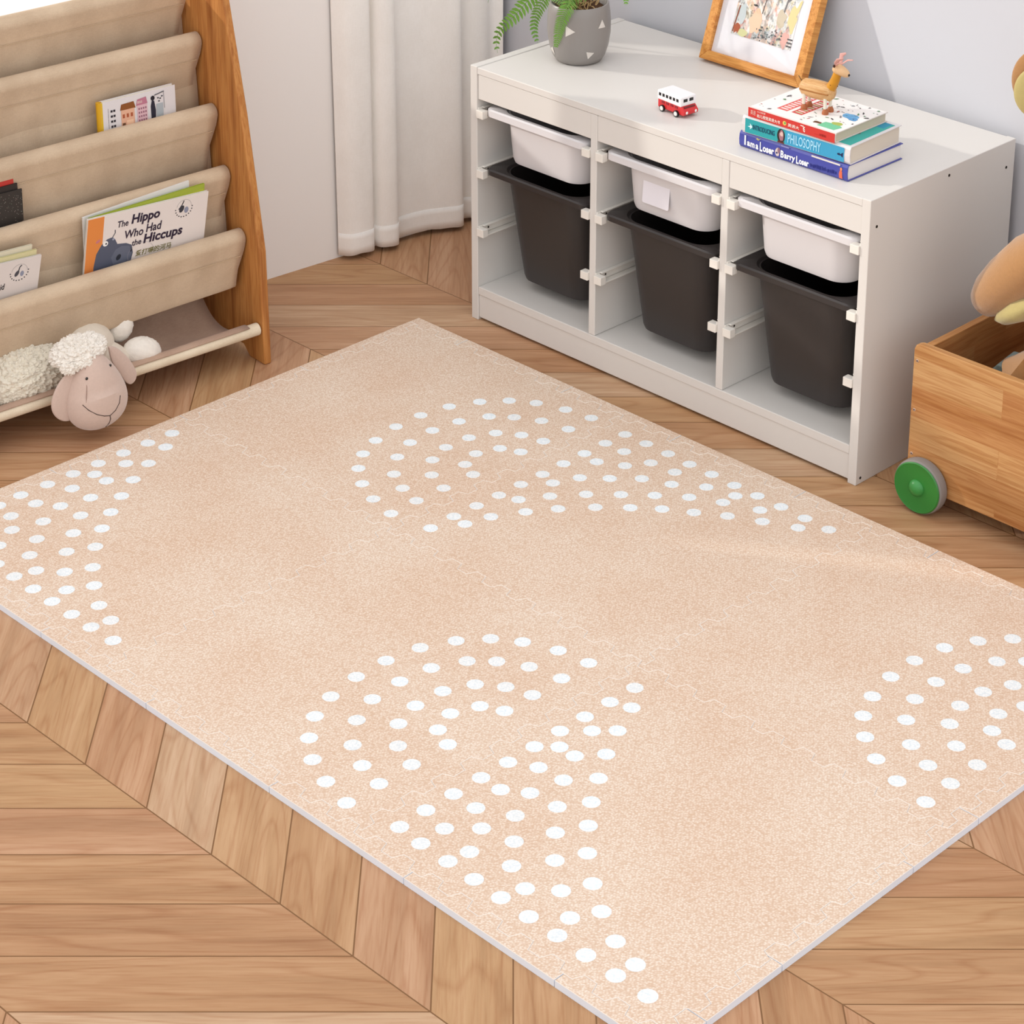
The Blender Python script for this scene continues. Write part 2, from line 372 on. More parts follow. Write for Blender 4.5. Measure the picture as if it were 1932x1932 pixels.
# left wall with a window opening above the bookshelf; x along, y=0 the room face
WX0, WX1, WZ0, WZ1 = -1.25, .16, .665, 2.05
xc = .667   # corner with the right wall
bm = BM()
for (x0, x1, z0, z1) in ((-3.2, WX0, 0, 2.7), (WX1, xc, 0, 2.7), (WX0, WX1, 0, WZ0), (WX0, WX1, WZ1, 2.7)): box(bm, x0, x1, 0, .14, z0, z1)
bmesh.ops.remove_doubles(bm, verts=bm.verts, dist=1e-4)
tag(obj('wall_left', bm, M_wallL, M=WL), 'plain off white wall behind the bookshelf', kind='structure')
bm = BM(); box(bm, -.42, 2.9, .462, .60, 0, 2.7)
tag(obj('wall_right', bm, M_wallR, M=CAB), 'pale wall behind the white storage cabinet', kind='structure')
win = thing('window_1', 'white framed window above the bookshelf', 'window', WL); win['kind'] = 'structure'
bm = BM(); f = .032
box(bm, WX0, WX1, .03, .09, WZ0, WZ0+f); box(bm, WX0, WX1, .03, .09, WZ1-f, WZ1)
for x in (WX0, WX1-f): box(bm, x, x+f, .03, .09, WZ0+f, WZ1-f)
obj('window_frame', bm, flat('eeecea', .4), win, bevel=.003)
def glass():
    m, N, L, P = new_mat('window_glass')
    t = N.new('ShaderNodeBsdfTransparent'); g = N.new('ShaderNodeBsdfGlossy'); g.inputs['Roughness'].default_value = .02
    ms = N.new('ShaderNodeMixShader'); ms.inputs[0].default_value = .04
    L.new(t.outputs[0], ms.inputs[1]); L.new(g.outputs[0], ms.inputs[2]); L.new(ms.outputs[0], N['Material Output'].inputs['Surface']); return m
M_glass = glass()
bm = BM(); box(bm, WX0+f, WX1-f, .057, .062, WZ0+f, WZ1-f); obj('pane', bm, M_glass, win)

# curtain
prof = [(.176, .0), (.186, .016), (.2, .030), (.238, .034), (.257, .031), (.263, .008), (.270, .010), (.272, .034), (.297, .044), (.317, .041), (.324, .014), (.36, .012), (.409, .018), (.443, .032), (.481, .048), (.496, .044), (.502, .02), (.52, .012), (.545, .03), (.575, .034), (.60, .02), (.625, .035)]
def chaikin(p, k=2):
    for _ in range(k):
        q = [p[0]]
        for a, b in zip(p, p[1:]):
            q += [tuple(a[i]*.75+b[i]*.25 for i in range(len(a))), tuple(a[i]*.25+b[i]*.75 for i in range(len(a)))]
        p = q+[p[-1]]
    return p
pf = chaikin(prof, 2)
ct = thing('curtain', 'plain off white curtain hanging in soft folds beside the cabinet', 'curtain', WL)
def curtain_mesh(zs, extra=0):
    bm = BM(); rows = []
    for z in zs:
        row = []
        for i, (s, off) in enumerate(pf):
            wob = .003*noise.noise(Vector((s*9, z*1.3, 4)))
            fl_ = 1-.18*min(1, z/2)
            hem = .003*noise.noise(Vector((s*30, 1, 2))) if z < .03 else 0
            row.append(bm.verts.new((s + wob*.8, -(.006+off*fl_*1.0+wob+extra), z+hem)))
        rows.append(row)
    for a, b in zip(rows, rows[1:]):
        for i in range(len(a)-1):
            f = bm.faces.new((a[i], a[i+1], b[i+1], b[i])); f.smooth = True
    return bm
zs = [.012, .03, .05, .062, .064, .1, .2, .35, .5, .7, .9, 1.2, 1.5, 1.8, 2.1, 2.3]
o = obj('fabric', curtain_mesh(zs), M_curtain, ct); sm = o.modifiers.new('s', 'SOLIDIFY'); sm.thickness = .0012
o = obj('hem', curtain_mesh([.0122, .03, .05, .063], .0009), M_curtain, ct); sm = o.modifiers.new('s', 'SOLIDIFY'); sm.thickness = .0015
bm = BM(); tube(bm, [(-1.5, -.05, 2.31), (.64, -.05, 2.31)], .012); tag(obj('curtain_rod', bm, M_white, M=WL), 'white curtain rod above the window', 'curtain rod')

# ------------------------------------------------------------------ foam mat
TM = .012; UG = [.026, .603, 1.198, 1.784]; VG = [.026, .625, 1.224]; UL, VL = 1.810, 1.250
AMP = .0085
def tooth(p0, p1, n, phase=1):
    """toothed seam from p0 to p1: points incl. both ends, and the parameter of each"""
    p0 = Vector(p0); p1 = Vector(p1); d = p1-p0; Ln = d.length; d /= Ln; nn = Vector((-d.y, d.x))
    P = Ln/n; out = [(0, 0)]
    for k in range(n):
        s = 1
        out += [((k+.06)*P, AMP*phase), ((k+.44)*P, AMP*phase), ((k+.56)*P, -AMP*phase), ((k+.94)*P, -AMP*phase)]
    out += [(Ln, 0)]
    return [p0+d*s_+nn*o_ for s_, o_ in out]
Hs = {}; Vs = {}
for j, v in enumerate(VG):
    for i in range(3): Hs[i, j] = tooth((UG[i], v), (UG[i+1], v), 10)
for i, u in enumerate(UG):
    for j in range(2): Vs[i, j] = tooth((u, VG[j]), (u, VG[j+1]), 10)
def mxy(p): return (p[0], -p[1])
DOTS = [(366,176),(403,132),(447,102),(506,81),(565,71),(656,74),(709,73),(339,232),(397,261),(423,206),(459,174),(506,147),(566,135),(327,296),(388,322),(458,293),(480,244),(520,215),(566,203),(654,126),(701,125),(692,190),(654,183),(739,164),(765,122),(328,361),(394,385),(455,350),(512,327),(529,281),(566,263),(654,239),(655,295),(691,305),(712,256),(752,219),(794,178),(342,425),(419,440),(473,401),(528,370),(365,477),(401,520),(463,488),(514,441),(566,386),(449,553),(513,512),(565,459),(654,350),(654,406),(690,392),(721,343),(762,292),(807,248),(505,576),(564,525),(566,588),(653,573),(652,516),(685,520),(653,461),(699,470),(730,414),(763,365),(806,314),(851,271),(764,73),(819,75),(873,75),(820,117),(929,77),(983,77),(1038,77),(1094,79),(1148,80),(1106,113),(1048,141),(1019,113),(955,105),(955,139),(897,118),(846,155),(900,168),(852,207),(992,170),(942,203),(894,234),(919,843),(945,788),(980,744),(1023,714),(1081,691),(1140,682),(1239,681),(908,907),(974,870),(1000,816),(1034,783),(1081,757),(1140,744),(1238,737),(1272,724),(909,971),(967,931),(1034,901),(1056,852),(1095,823),(1140,809),(1238,793),(1237,847),(1271,812),(1298,784),(922,1035),(973,994),(1033,958),(1086,934),(1104,888),(1140,870),(1238,903),(1265,877),(1297,877),(1327,840),(945,1087),(998,1048),(1050,1009),(1104,977),(1238,959),(1279,936),(982,1130),(1042,1095),(1092,1048),(1142,992),(1237,1014),(1327,932),(1360,892),(1028,1162),(1091,1119),(1141,1065),(1278,1014),(1314,989),(1237,1070),(1083,1183),(1142,1131),(1143,1195),(1237,1125),(1284,1070),(1337,1042),(1365,984),(1392,941),(1239,1178),(1287,1135),(1324,1097),(1288,1182),(1350,1146),(1378,1085),(1405,1029),(1427,984),(1344,1182),(1414,1126),(1448,1074),(1469,1030),(1398,1183),(1462,1147),(1452,1184),(1500,1115),(1520,1073),(1507,1185),(1548,1147),(1569,1107),(1561,1185),(1624,1138),(1615,1186),(1674,1153),(1670,1187),(1726,1186),(50,680),(49,736),(85,722),(49,792),(49,849),(85,813),(114,783),(49,905),(78,878),(113,877),(144,840),(49,961),(93,938),(144,934),(178,891),(48,1018),(92,1016),(131,990),(184,984),(212,939),(52,1068),(99,1073),(155,1043),(226,1029),(248,984),(141,1099),(198,1086),(270,1074),(291,1029),(170,1146),(235,1126),(323,1115),(344,1072),(220,1183),(285,1147),(373,1146),(394,1105),(275,1184),(331,1184),(386,1184),(451,1136),(442,1184),(502,1149),(496,1184),(554,1182),(1513,243),(1539,188),(1575,143),(1501,307),(1569,271),(1595,216),(1629,183),(1502,371),(1561,332),(1629,302),(1651,254),(1515,435),(1566,394),(1626,359),(1698,289),(1680,335),(1537,487),(1590,449),(1643,410),(1699,379),(1573,529),(1634,496),(1684,450),(1735,393),(1619,562),(1683,520),(1734,467),(1674,584),(1733,533),(1734,595)]
dots_of = {}
for (a, b) in DOTS:
    u, v = a/1000, b/1000
    i = 0 if u < UG[1] else 1 if u < UG[2] else 2; j = 0 if v < VG[1] else 1
    dots_of.setdefault((i, j), []).append((u, v))
def foam_piece(name, poly, dots, center, label, group):
    bm = BM(); cx, cy = center
    pts = [(p[0]-cx, -(p[1]-cy)) for p in poly]
    ar = sum(pts[i][0]*pts[(i+1) % len(pts)][1]-pts[(i+1) % len(pts)][0]*pts[i][1] for i in range(len(pts)))
    if ar < 0: pts = pts[::-1]
    # shrink by a hair so that a seam shows
    n = len(pts); q = []
    for i in range(n):
        a = Vector(pts[i-1]); b = Vector(pts[i]); c = Vector(pts[(i+1) % n])
        d1 = (b-a).normalized(); d2 = (c-b).normalized(); nrm = Vector((-d1.y-d2.y, d1.x+d2.x))
        if nrm.length > 1e-6: nrm.normalize()
        q.append(b+nrm*.00022)
    a = [bm.verts.new((p[0], p[1], .0002)) for p in q]; b = [bm.verts.new((p[0], p[1], TM-.0009)) for p in q]
    q2 = []
    for i in range(n):
        p = q[i-1]; c = q[i]; e = q[(i+1) % n]; d1 = (c-p).normalized(); d2 = (e-c).normalized(); nrm = Vector((-d1.y-d2.y, d1.x+d2.x))
        if nrm.length > 1e-6: nrm.normalize()
        q2.append(c+nrm*.0008)
    t = [bm.verts.new((p[0], p[1], TM)) for p in q2]
    bm.faces.new(a[::-1]).material_index = 1
    for i in range(n):
        k = (i+1) % n
        bm.faces.new((a[i], a[k], b[k], b[i])).material_index = 1
        f = bm.faces.new((b[i], b[k], t[k], t[i])); f.material_index = 3
    bm.faces.new(t).material_index = 0
    for (u, v) in dots:
        rr = .0131 if v < .64 and u < 1.3 else .0138
        vs = [bm.verts.new((u-cx+rr*math.cos(2*PI*k/28), -(v-cy)+rr*math.sin(2*PI*k/28), TM+.0003)) for k in range(28)]
        vb = [bm.verts.new((w.co.x, w.co.y, TM-.0002)) for w in vs]
        bm.faces.new(vs).material_index = 2
        for k in range(28): bm.faces.new((vs[k], vb[k], vb[(k+1) % 28], vs[(k+1) % 28])).material_index = 2
    o = obj(name, bm, [M_foam, M_foamw, M_dot, M_edge], M=MA @ T(cx, -cy, 0))
    return tag(o, label, 'play mat tile' if 'tile' in name else 'mat edging', group)
TL = {(0, 0): 'beige foam mat tile at the back corner, dotted ring arcs beside the cabinet', (1, 0): 'beige foam mat tile with fanned dots beside the middle of the cabinet',
      (2, 0): 'plain beige foam mat tile beside the cabinet corner and wooden wagon', (0, 1): 'beige foam mat tile with white dots nearest the bookshelf and plush sheep',
      (1, 1): 'beige foam mat tile in the front row with arcs of white dots at its middle', (2, 1): 'beige foam mat tile at the nearest corner with a fan of white dots'}
for i in range(3):
    for j in range(2):
        poly = Hs[i, j][:-1] + Vs[i+1, j][:-1] + Hs[i, j+1][::-1][:-1] + Vs[i, j][::-1][:-1]
        foam_piece('foam_tile', poly, dots_of.get((i, j), []), ((UG[i]+UG[i+1])/2, (VG[j]+VG[j+1])/2), TL[i, j], 'interlocking foam tiles')
def strip(run, ticks, outer, axis, names):
    """run: toothed polyline, outer: coordinate of the straight side on the other axis"""
    ax = axis; ticks = list(ticks)
    for k, (t0, t1) in enumerate(zip(ticks, ticks[1:])):
        def at(t):
            for p, q in zip(run, run[1:]):
                if p[ax]-1e-9 <= t <= q[ax]+1e-9 and q[ax]-p[ax] > 1e-9:
                    f = (t-p[ax])/(q[ax]-p[ax]); return p.lerp(q, f)
            return (run[0] if t < run[0][ax] else run[-1]).copy()
        t0 += .0006; t1 -= .0006; A = at(t0); B = at(t1); A[ax] = t0; B[ax] = t1
        mid = [p for p in run if t0+1e-4 < p[ax] < t1-1e-4]
        o0 = A.copy(); o1 = B.copy(); o0[1-ax] = outer; o1[1-ax] = outer
        poly = [A]+mid+[B, o1, o0]
        c = ((A[0]+B[0])/2, (A[1]+B[1])/2)
        foam_piece('foam_edge_strip', poly, [], c, names[k], 'foam mat edging strips')
ORD = ['first', 'second', 'third', 'fourth', 'fifth', 'sixth', 'seventh', 'eighth']
runU0 = [p for i in range(3) for p in Hs[i, 0][(0 if i == 0 else 1):]]
runU1 = [p for i in range(3) for p in Hs[i, 2][(0 if i == 0 else 1):]]
runV0 = [p for j in range(2) for p in Vs[0, j][(0 if j == 0 else 1):]]
runV1 = [p for j in range(2) for p in Vs[3, j][(0 if j == 0 else 1):]]
tu = [0, .15, .449, .733, 1.033, 1.326, 1.619, UL]
strip(runU1, tu, VL, 0, ['%s edging piece of the mat side facing the open front floor, from the bookshelf' % ORD[k] for k in range(7)])
strip(runU0, tu, 0, 0, ['%s edging piece along the mat side facing the cabinet, from the curtain' % ORD[k] for k in range(7)])
tv = [.026, .127, .283, .571, .727, 1.015, 1.167, 1.224]
strip(runV1, tv, UL, 1, ['%s edging piece of the mat end farthest from the bookshelf, from the wagon' % ORD[k] for k in range(7)])
strip(runV0, [.026, .325, .625, .925, 1.224], 0, 1, ['%s edging piece along the mat end facing the bookshelf, from the curtain' % ORD[k] for k in range(4)])

# ------------------------------------------------------------------ storage cabinet
CW, CD = 1.014, .438
cab = thing('storage_cabinet', 'low white storage cabinet with three open bays of pull-out tubs', 'cabinet', CAB)
def panel(name, x0, x1, y0, y1, z0, z1, mat=M_white, parent=cab, bev=.0012, label=None):
    bm = BM(); box(bm, x0, x1, y0, y1, z0, z1); return obj(name, bm, mat, parent, bevel=bev, label=label)
panel('side_panel', 0, .019, 0, CD, .0, .562); panel('side_panel', CW-.019, CW, 0, CD, .0, .562)
panel('top_board', .0193, CW-.0193, .001, CD, .546, .5605)
panel('divider', .3365, .3535, .0015, CD-.01, .0765, .5455); panel('divider', .6715, .6885, .0015, CD-.01, .0765, .5455)
for x0, x1 in ((.0195, .3362), (.3538, .6712), (.6888, CW-.0195)): panel('front_rail', x0, x1, .0025, .0185, .4925, .5452)
panel('bottom_board', .0193, CW-.0193, .001, CD-.01, .058, .076)
panel('plinth', .0195, CW-.0195, .003, .019, .006, .0578)
panel('back_panel', .0195, CW-.0195, CD-.0098, CD-.004, .0765, .5455, flat('dbd5cb', .6), bev=0)
bays = [(.0192, .3363), (.3537, .6713), (.6887, CW-.0192)]
def drawer_rail(x, s, z):
    bm = BM()
    # C-shaped plastic rail: back web, upper lip and lower lip, closed at the front
    box(bm, 0, .0025, .002, .40, -.0095, .0085); box(bm, .0025, .0165, .002, .40, -.0125, -.0095)
    box(bm, 0, .0195, -.0035, .0115, -.0125, .0045); box(bm, .0025, .009, .0115, .40, .0065, .0085)
    if s < 0: bmesh.ops.scale(bm, vec=(-1, 1, 1), verts=bm.verts)
    o = obj('drawer_rail', bm, M_rail, cab, T(x, 0, z), bevel=.0008)
    bm = BM(); lathe(bm, [(.0022, 0), (.0022, .0006)], 10, M=T(s*.0026, .028, -.001) @ RY(s*PI/2)); obj('screw_hole', bm, M_hole, o)
for x0, x1 in bays:
    for z in (.466, .3355, .205):
        drawer_rail(x0, 1, z); drawer_rail(x1, -1, z)
for y, z in ((.02, .508), (.23, .546), (.432-.02, .511), (.013, .012)):
    bm = BM(); lathe(bm, [(.0028, 0), (.0028, .0006)], 12, M=T(CW, y, z) @ RY(PI/2)); obj('screw', bm, M_hole, cab, label='dark recessed screw')
# tubs
def tub(x0, x1, zr, zb, mat, label, black):
    cx = (x0+x1)/2; t = thing('storage_tub', label, 'storage tub', CAB @ T(cx, .212, zb), 'pull-out tubs in the white cabinet')
    H = zr-zb; hw = .1425; hd = .208; NR = 7
    def ring(w, d, r, z, cy=0): return [Vector((p[0], p[1]+cy, z)) for p in rrect(w, d, r, NR)]
    tw, td = .112, .193; bw, bd = (.096, .160) if black else (.105, .184)
    bm = BM()
    rings = [ring(bw-.012, bd-.012, .03, 0), ring(bw-.003, bd-.003, .036, .003), ring(bw, bd, .038, .012),
             ring(tw, td, .045, H-.006), ring(tw+.001, td+.001, .045, H-.0005),
             ring(tw-.0025, td-.0025, .044, H-.0005), ring(bw-.003, bd-.003, .036, .013), ring(bw-.014, bd-.014, .03, .004)]
    loft(bm, rings); obj('tub_body', bm, mat, t, smooth=False)
    bm = BM()
    # flange: deep corners, shallow handle in the middle of the front
    def out(w, d, r, z): return [Vector((p[0], p[1], z)) for p in rrect(w, d, r, NR)]
    rg = [out(tw-.0005, td-.0005, .045, H-.001), out(tw+.004, td+.004, .047, H+.0035), out(hw-.003, hd-.003, .02, H+.004), out(hw, hd, .02, H+.001), out(hw, hd, .02, H-(.009 if black else .012)),
          out(hw-.0025, hd-.0025, .019, H-(.009 if black else .012)), out(hw-.0025, hd-.0025, .019, H-.002), out(tw-.0004, td-.0004, .045, H-.003)]
    R = loft(bm, rg, cap0=False, cap1=False)
    for a, b in zip(R[-1], R[0]): pass
    n = len(R[0])
    for k in range(n): bm.faces.new((R[-1][k], R[-1][(k+1) % n], R[0][(k+1) % n], R[0][k])).smooth = True
    # the handle dips and bows at the front centre
    for v in bm.verts:
        if v.co.y < -td+.03:
            k = max(0, 1-(abs(v.co.x)/.085)**4)
            v.co.z -= 0
    obj('rim', bm, mat, t)
    return t
bl = ['in the bay beside the curtain', 'in the middle bay', 'in the bay beside the wooden wagon']
tubs = []
for k, (x0, x1) in enumerate(bays):
    tubs.append(tub(x0, x1, .4735, .364, M_plw, 'shallow white plastic tub on the top rails '+bl[k], False))
    tub(x0, x1, .343, .100, M_plb, 'deep black plastic tub on the lower rails '+bl[k], True)
bm = BM(); prism(bm, rrect(.034, .036, .004, 4), 0, .0006); obj('reflection_patch', bm, flat('e6e3ea', .35), tubs[1], T(-.020, -.1900, .064) @ RX(PI/2-.085), label='pale patch standing for light reflected on the tub front')  # thin pale sheet, its colour stands in for light reflected off the tub

# ------------------------------------------------------------------ sling bookshelf (x: 0 at the outer right panel, negative inside; y: to the back)
shf = thing('bookshelf', 'wooden sling bookshelf with beige canvas pockets holding picture books', 'bookshelf', SH)
def side_profile(): return [(0, 0), (.004, .245), (.05, .522), (.098, .745), (.135, .92), (.30, .92), (.31, .7), (.31, 0), (.255, 0), (.235, .02), (.075, .02), (.055, 0)]
for x in (0, -.66):
    bm = BM(); prism(bm, side_profile(), -.017, 0, M=Matrix(((0, 0, 1, x), (1, 0, 0, 0), (0, 1, 0, 0), (0, 0, 0, 1)))); obj('side_panel', bm, M_pine, shf, bevel=.003)
bm = BM(); box(bm, -.659, -.018, .285, .297, .84, .90); obj('back_rail', bm, M_pineX, shf, bevel=.002)
bm = BM(); box(bm, -.659, -.018, .285, .297, .06, .12); obj('back_rail', bm, M_pineX, shf, bevel=.002)
RODS = [(.232, .748), (.191, .643), (.145, .505), (.109, .384), (.063, .263)]
XL, XR = -.638, -.021
for k, (dy, z) in enumerate(RODS):
    bm = BM(); tube(bm, [(-.657, dy, z), (-.0175, dy, z)], .0105, 16); obj('rod', bm, M_rod, shf)
    # pocket: roll round the rod, front sheet down, bottom of the pocket, back sheet up to the next rod behind
    r = .0175
    pr = []
    for a in range(0, 9):
        t = math.radians(60-a*33); pr.append((dy-math.sin(math.radians(90)-t)*0+r*math.cos(math.radians(100+a*22)), z+r*1.05*math.sin(math.radians(100+a*22))-0))
    pr = [(dy+r*math.cos(math.radians(t)), z+r*math.sin(math.radians(t))) for t in (20, 50, 80, 110, 140, 165, 185, 200)]
    drop = .118
    e_ = 0 if k < 4 else -.030
    pr += [(dy-r*.55, z-.03), (dy-r*.1, z-.06), (dy+.007, z-.09), (dy+.011, z-.12-e_*.3), (dy+.018, z-.138-e_), (dy+.03, z-.144-e_), (dy+.041, z-.136-e_), (dy+.046, z-.11-e_), (dy+.049, z-.03), (dy+.052, z+(.03 if k else -.02)), (dy+.055, z+(.075 if k else -.015))]
    pr = chaikin(pr, 1)
    bm = BM(); nx = 26; rows = []
    for i in range(nx+1):
        x = XL+(XR-XL)*i/nx; row = []
        for q, (y_, z_) in enumerate(pr):
            below = max(0, min(1, (z-z_-.02)/.06)); 
            wv = .0035*noise.noise(Vector((x*7, z_*9+k*3, k)))*below
            sag = .004*below*math.sin(PI*i/nx)
            xx = x
            if i == nx: xx = x-.010*min(1, below*1.2)
            if i == 0: xx = x+.010*min(1, below*1.2)
            row.append(bm.verts.new((xx, y_+wv-sag*.4, z_-sag)))
        rows.append(row)
    for a, b in zip(rows, rows[1:]):
        for q in range(len(a)-1): bm.faces.new((a[q], a[q+1], b[q+1], b[q])).smooth = True
    o = obj('canvas_pocket', bm, M_canvas, shf); sm = o.modifiers.new('s', 'SOLIDIFY'); sm.thickness = .0018; sm.offset = 0
    bm = BM()   # stitched seam under the roll
    for zz in (.036,):
        tube(bm, [(XL+.01+(XR-XL-.02)*i/20, dy-r*.62-.0012+.0035*noise.noise(Vector(((XL+(XR-XL)*i/20)*7, (z-zz)*9+k*3, k)))*.27, z-zz) for i in range(21)], .0007, 6)
    obj('seam', bm, flat('bfa78a', .9), shf)
# lower tray sling and its front rod
bm = BM(); tube(bm, [(-.657, .017, .076), (-.020, .017, .076)], .013, 18); obj('front_rod', bm, M_rod, shf)
pr = chaikin([(.006, .088), (.02, .0905), (.034, .084), (.06, .062), (.1, .052), (.14, .062), (.17, .088), (.195, .12), (.2, .16)], 2)
bm = BM(); rows = []
for i in range(21):
    x = XL+(-.045-XL)*i/20
    rows.append([bm.verts.new((x, y_, z_+.002*noise.noise(Vector((x*8, y_*9, 7))))) for (y_, z_) in pr])
for a, b in zip(rows, rows[1:]):
    for q in range(len(a)-1): bm.faces.new((a[q], a[q+1], b[q+1], b[q])).smooth = True
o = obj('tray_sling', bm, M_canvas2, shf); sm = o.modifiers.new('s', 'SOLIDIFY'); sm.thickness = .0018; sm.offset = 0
bm = BM(); tube(bm, [(-.657, .2, .165), (-.018, .2, .165)], .0095, 14); obj('rod', bm, M_rod, shf)

# books in the shelf: local x along the width, z up the cover, y thickness (cover faces -y)
def std_book(label, x0, x1, zb, h, yb, t, cov, rot=0, lean=.12, page='e9e2d2', grp='picture books in the canvas pockets', hard=False, name='picture_book'):
    w = x1-x0
    M = SH @ T(x0, yb, zb) @ RX(-lean) @ RY(-rot)
    b = thing(name, label, 'book', M, grp)
    bm = BM(); box(bm, 0, w, 0, .0009, 0, h); obj('front_cover', bm, flat(cov, .35, .4), b)
    bm = BM(); box(bm, .001, w-.002, .0011, t-.0011, .002, h-.002); obj('page_block', bm, flat(page, .8, .2), b)
    bm = BM(); box(bm, 0, w, t-.0009, t, 0, h); obj('back_cover', bm, flat(cov, .35, .4), b)
    return b
FC = RX(PI/2)    # surface matrix: x right, y up, normal -y
# hippo picture book
b = std_book('white and orange picture book about a hiccuping hippo in the lowest pocket', -.372, -.100, .172, .222, .099, .0055, 'e4dcd8', rot=-.045, lean=-.17)
A = Art(); A.rect(.0005, 0, .036, .2218, 'e08a45'); hz = .013
def U(p): return [(x, z+hz) for x, z in p]
A.poly([(.018, 0)]+U([(.021, .045), (.02, .10), (.024, .128), (.034, .146), (.046, .156), (.058, .158), (.064, .152), (.07, .140), (.09, .137), (.103, .130), (.107, .112), (.102, .085), (.09, .04)])+[(.085, 0)], '555b6e')
A.poly(U([(.058, .112), (.067, .128), (.08, .133), (.098, .129), (.104, .116), (.1, .095), (.085, .085), (.066, .09)]), '646a7c')
A.ell(.075, .109+hz, .005, .007, '2a2e3a', a=-.5); A.ell(.1025, .119+hz, .002, .005, '2a2e3a')
A.ell(.043, .147+hz, .0058, .0058, 'f2f2f0'); A.ell(.0445, .1465+hz, .002, .002, '2a2e3a'); A.ell(.06, .153+hz, .0025, .0025, '9aa0b4')
A.ell(.026, .156+hz, .0055, .003, 'c77a80', a=.5); A.line(U([(.058, .158), (.063, .166), (.0625, .173)]), .0018, '3a3e4c')
A.line([(.205, .196), (.212, .205), (.216, .214)], .0022, '3c3c44'); A.ell(.212, .196, .005, .008, '3c3c44', a=-.4); A.ell(.223, .192, .005, .007, '8d92a6')
for k in range(11):
    a = PI*(1.02+k*.1); A.rect(.217+.019*math.cos(a)-.0012, .197+.019*math.sin(a)-.0012, .217+.019*math.cos(a)+.0012, .197+.019*math.sin(a)+.0012, '33333a')
A.line([(.217+.017*math.cos(t*.3), .199+.017*math.sin(t*.3)) for t in range(0, 11)], .0004, '8a8a90')
A.line([(.125+.03*math.cos(t*.35), .118+.026*math.sin(t*.35)) for t in range(0, 14)], .0004, 'a09ca8')
A.build('cover_art', b, FC)
def ct_(body, x, y, w, h, c='2e2238', off=.02, ang=.0): text('title_text', body, w, h, c, b, FC, x, y, ang=ang, shear=.12, off=off, lift=.0006)
ct_('The', .067, .189, .024, .014, off=.012); ct_('Hippo', .098, .184, .064, .027, off=.03)
ct_('Who', .085, .160, .042, .018, off=.015); ct_('Had', .133, .163, .035, .019, off=.015)
ct_('the', .103, .140, .021, .013, off=.012); ct_('Hiccups', .129, .133, .089, .027, off=.03)
ct_('爱打嗝的河马', .113, .114, .082, .013, '7a7440', off=.012)
# books behind it
b2 = std_book('green and yellow picture book standing behind the hippo book', -.352, -.092, .177, .216, .1045, .0038, '9fae3a', rot=.02, lean=-.17, page='c8cf6a')
A = Art(); A.rect(.14, .19, .175, .2045, 'd2722c'); A.rect(.2, .193, .258, .2045, 'b7bf3c'); A.build('cover_art', b2, FC)
b3 = std_book('thin white picture book rearmost behind the hippo book', -.350, -.112, .168, .226, .1085, .003, 'e6e4e2', rot=.065, lean=-.14)
# building book
b = std_book('white board book with a yellow spine and drawn shops on its cover', -.262, -.094, .432, .142, .163, .0115, 'dcd8da', rot=0, lean=.0, name='board_book')
bm = BM(); tube(bm, [(-.0005, .006, 0), (-.0005, .006, .142)], .006, 12); obj('spine', bm, flat('d6a41e', .4), b)
A = Art(); A.rect(0, .0, .004, .1418, 'd8b22e')
random.seed(4)
for r in range(7):
    for k in range(2): A.rect(.021+k*.006, .055+r*.0105, .0255+k*.006, .0595+r*.0105, '2c2830')
    for k in range(4): A.rect(.0155, .055+r*.0105+k*.0024, .0165, .0565+r*.0105+k*.0024, '4a4650')
A.poly([(.042, .117), (.045, .129), (.073, .130), (.077, .116)], '8a5228'); A.rect(.044, .06, .074, .1165, 'dfae92')
for k in range(3): A.rect(.047+k*.009, .10, .052+k*.009, .108, 'a8583a')
A.rect(.046, .06, .053, .09, '6a4a34'); A.rect(.056, .08, .071, .094, 'f0c8a8')
A.poly([(.078, .118), (.081, .131), (.101, .133), (.104, .119)], 'b9788c'); A.rect(.08, .06, .103, .1185, 'd9b4bc')
for r in range(4):
    for k in range(4): A.rect(.083+k*.005, .085+r*.008, .086+k*.005, .089+r*.008, '8e5f70')
A.ell(.116, .126, .0045, .005, '26222c'); A.poly([(.112, .06), (.111, .11), (.114, .122), (.119, .12), (.122, .1), (.12, .06)], '2a2838')
A.line([(.12, .131), (.142, .135)], .002, '5a5a60'); A.line([(.141, .134), (.142, .1)], .001, '8a8a90')
A.rect(.124, .06, .139, .112, 'aab2b8')
for p in ((.128, .124), (.133, .122), (.137, .126), (.130, .117)): A.ell(p[0], p[1], .002, .0014, '3a3840')
A.build('cover_art', b, FC)
for k in range(7): pass
text('title_text', '面包店', .011, .005, 'f4e4d8', b, FC, .081, .1225, lift=.0009)
# black speckled book and its neighbours
b = std_book('black speckled picture book in the second lowest pocket', -.636, -.465, .295, .170, .1255, .0028, '2e2a28', rot=-.02, lean=.0)
A = Art(); random.seed(8)
for k in range(220):
    x = random.uniform(.003, .170); z = random.uniform(.10, .168); A.rect(x, z, x+.0009, z+.0009, random.choice(['8f8b84', 'a9a59c', '6f7a6a', 'b59a94']), lift=.0001)
A.rect(0, .0, .1708, .098, 'c9c39a', lift=.00012); A.ell(.116, .088, .014, .006, '3c3a2c', a=.25, lift=.0002); A.ell(.146, .09, .012, .005, '3c3a2c', a=.3, lift=.0002); A.ell(.091, .09, .012, .006, '3c3a2c', a=.2, lift=.0002)
A.build('cover_art', b, FC)
std_book('black picture book with white pages behind the speckled one', -.636, -.469, .303, .171, .1284, .0028, '26201f', lean=.0, page='ece6dc')
std_book('red picture book rearmost in the second lowest pocket', -.636, -.475, .311, .172, .1313, .003, 'b9332c', lean=.0, page='e9c7b4')
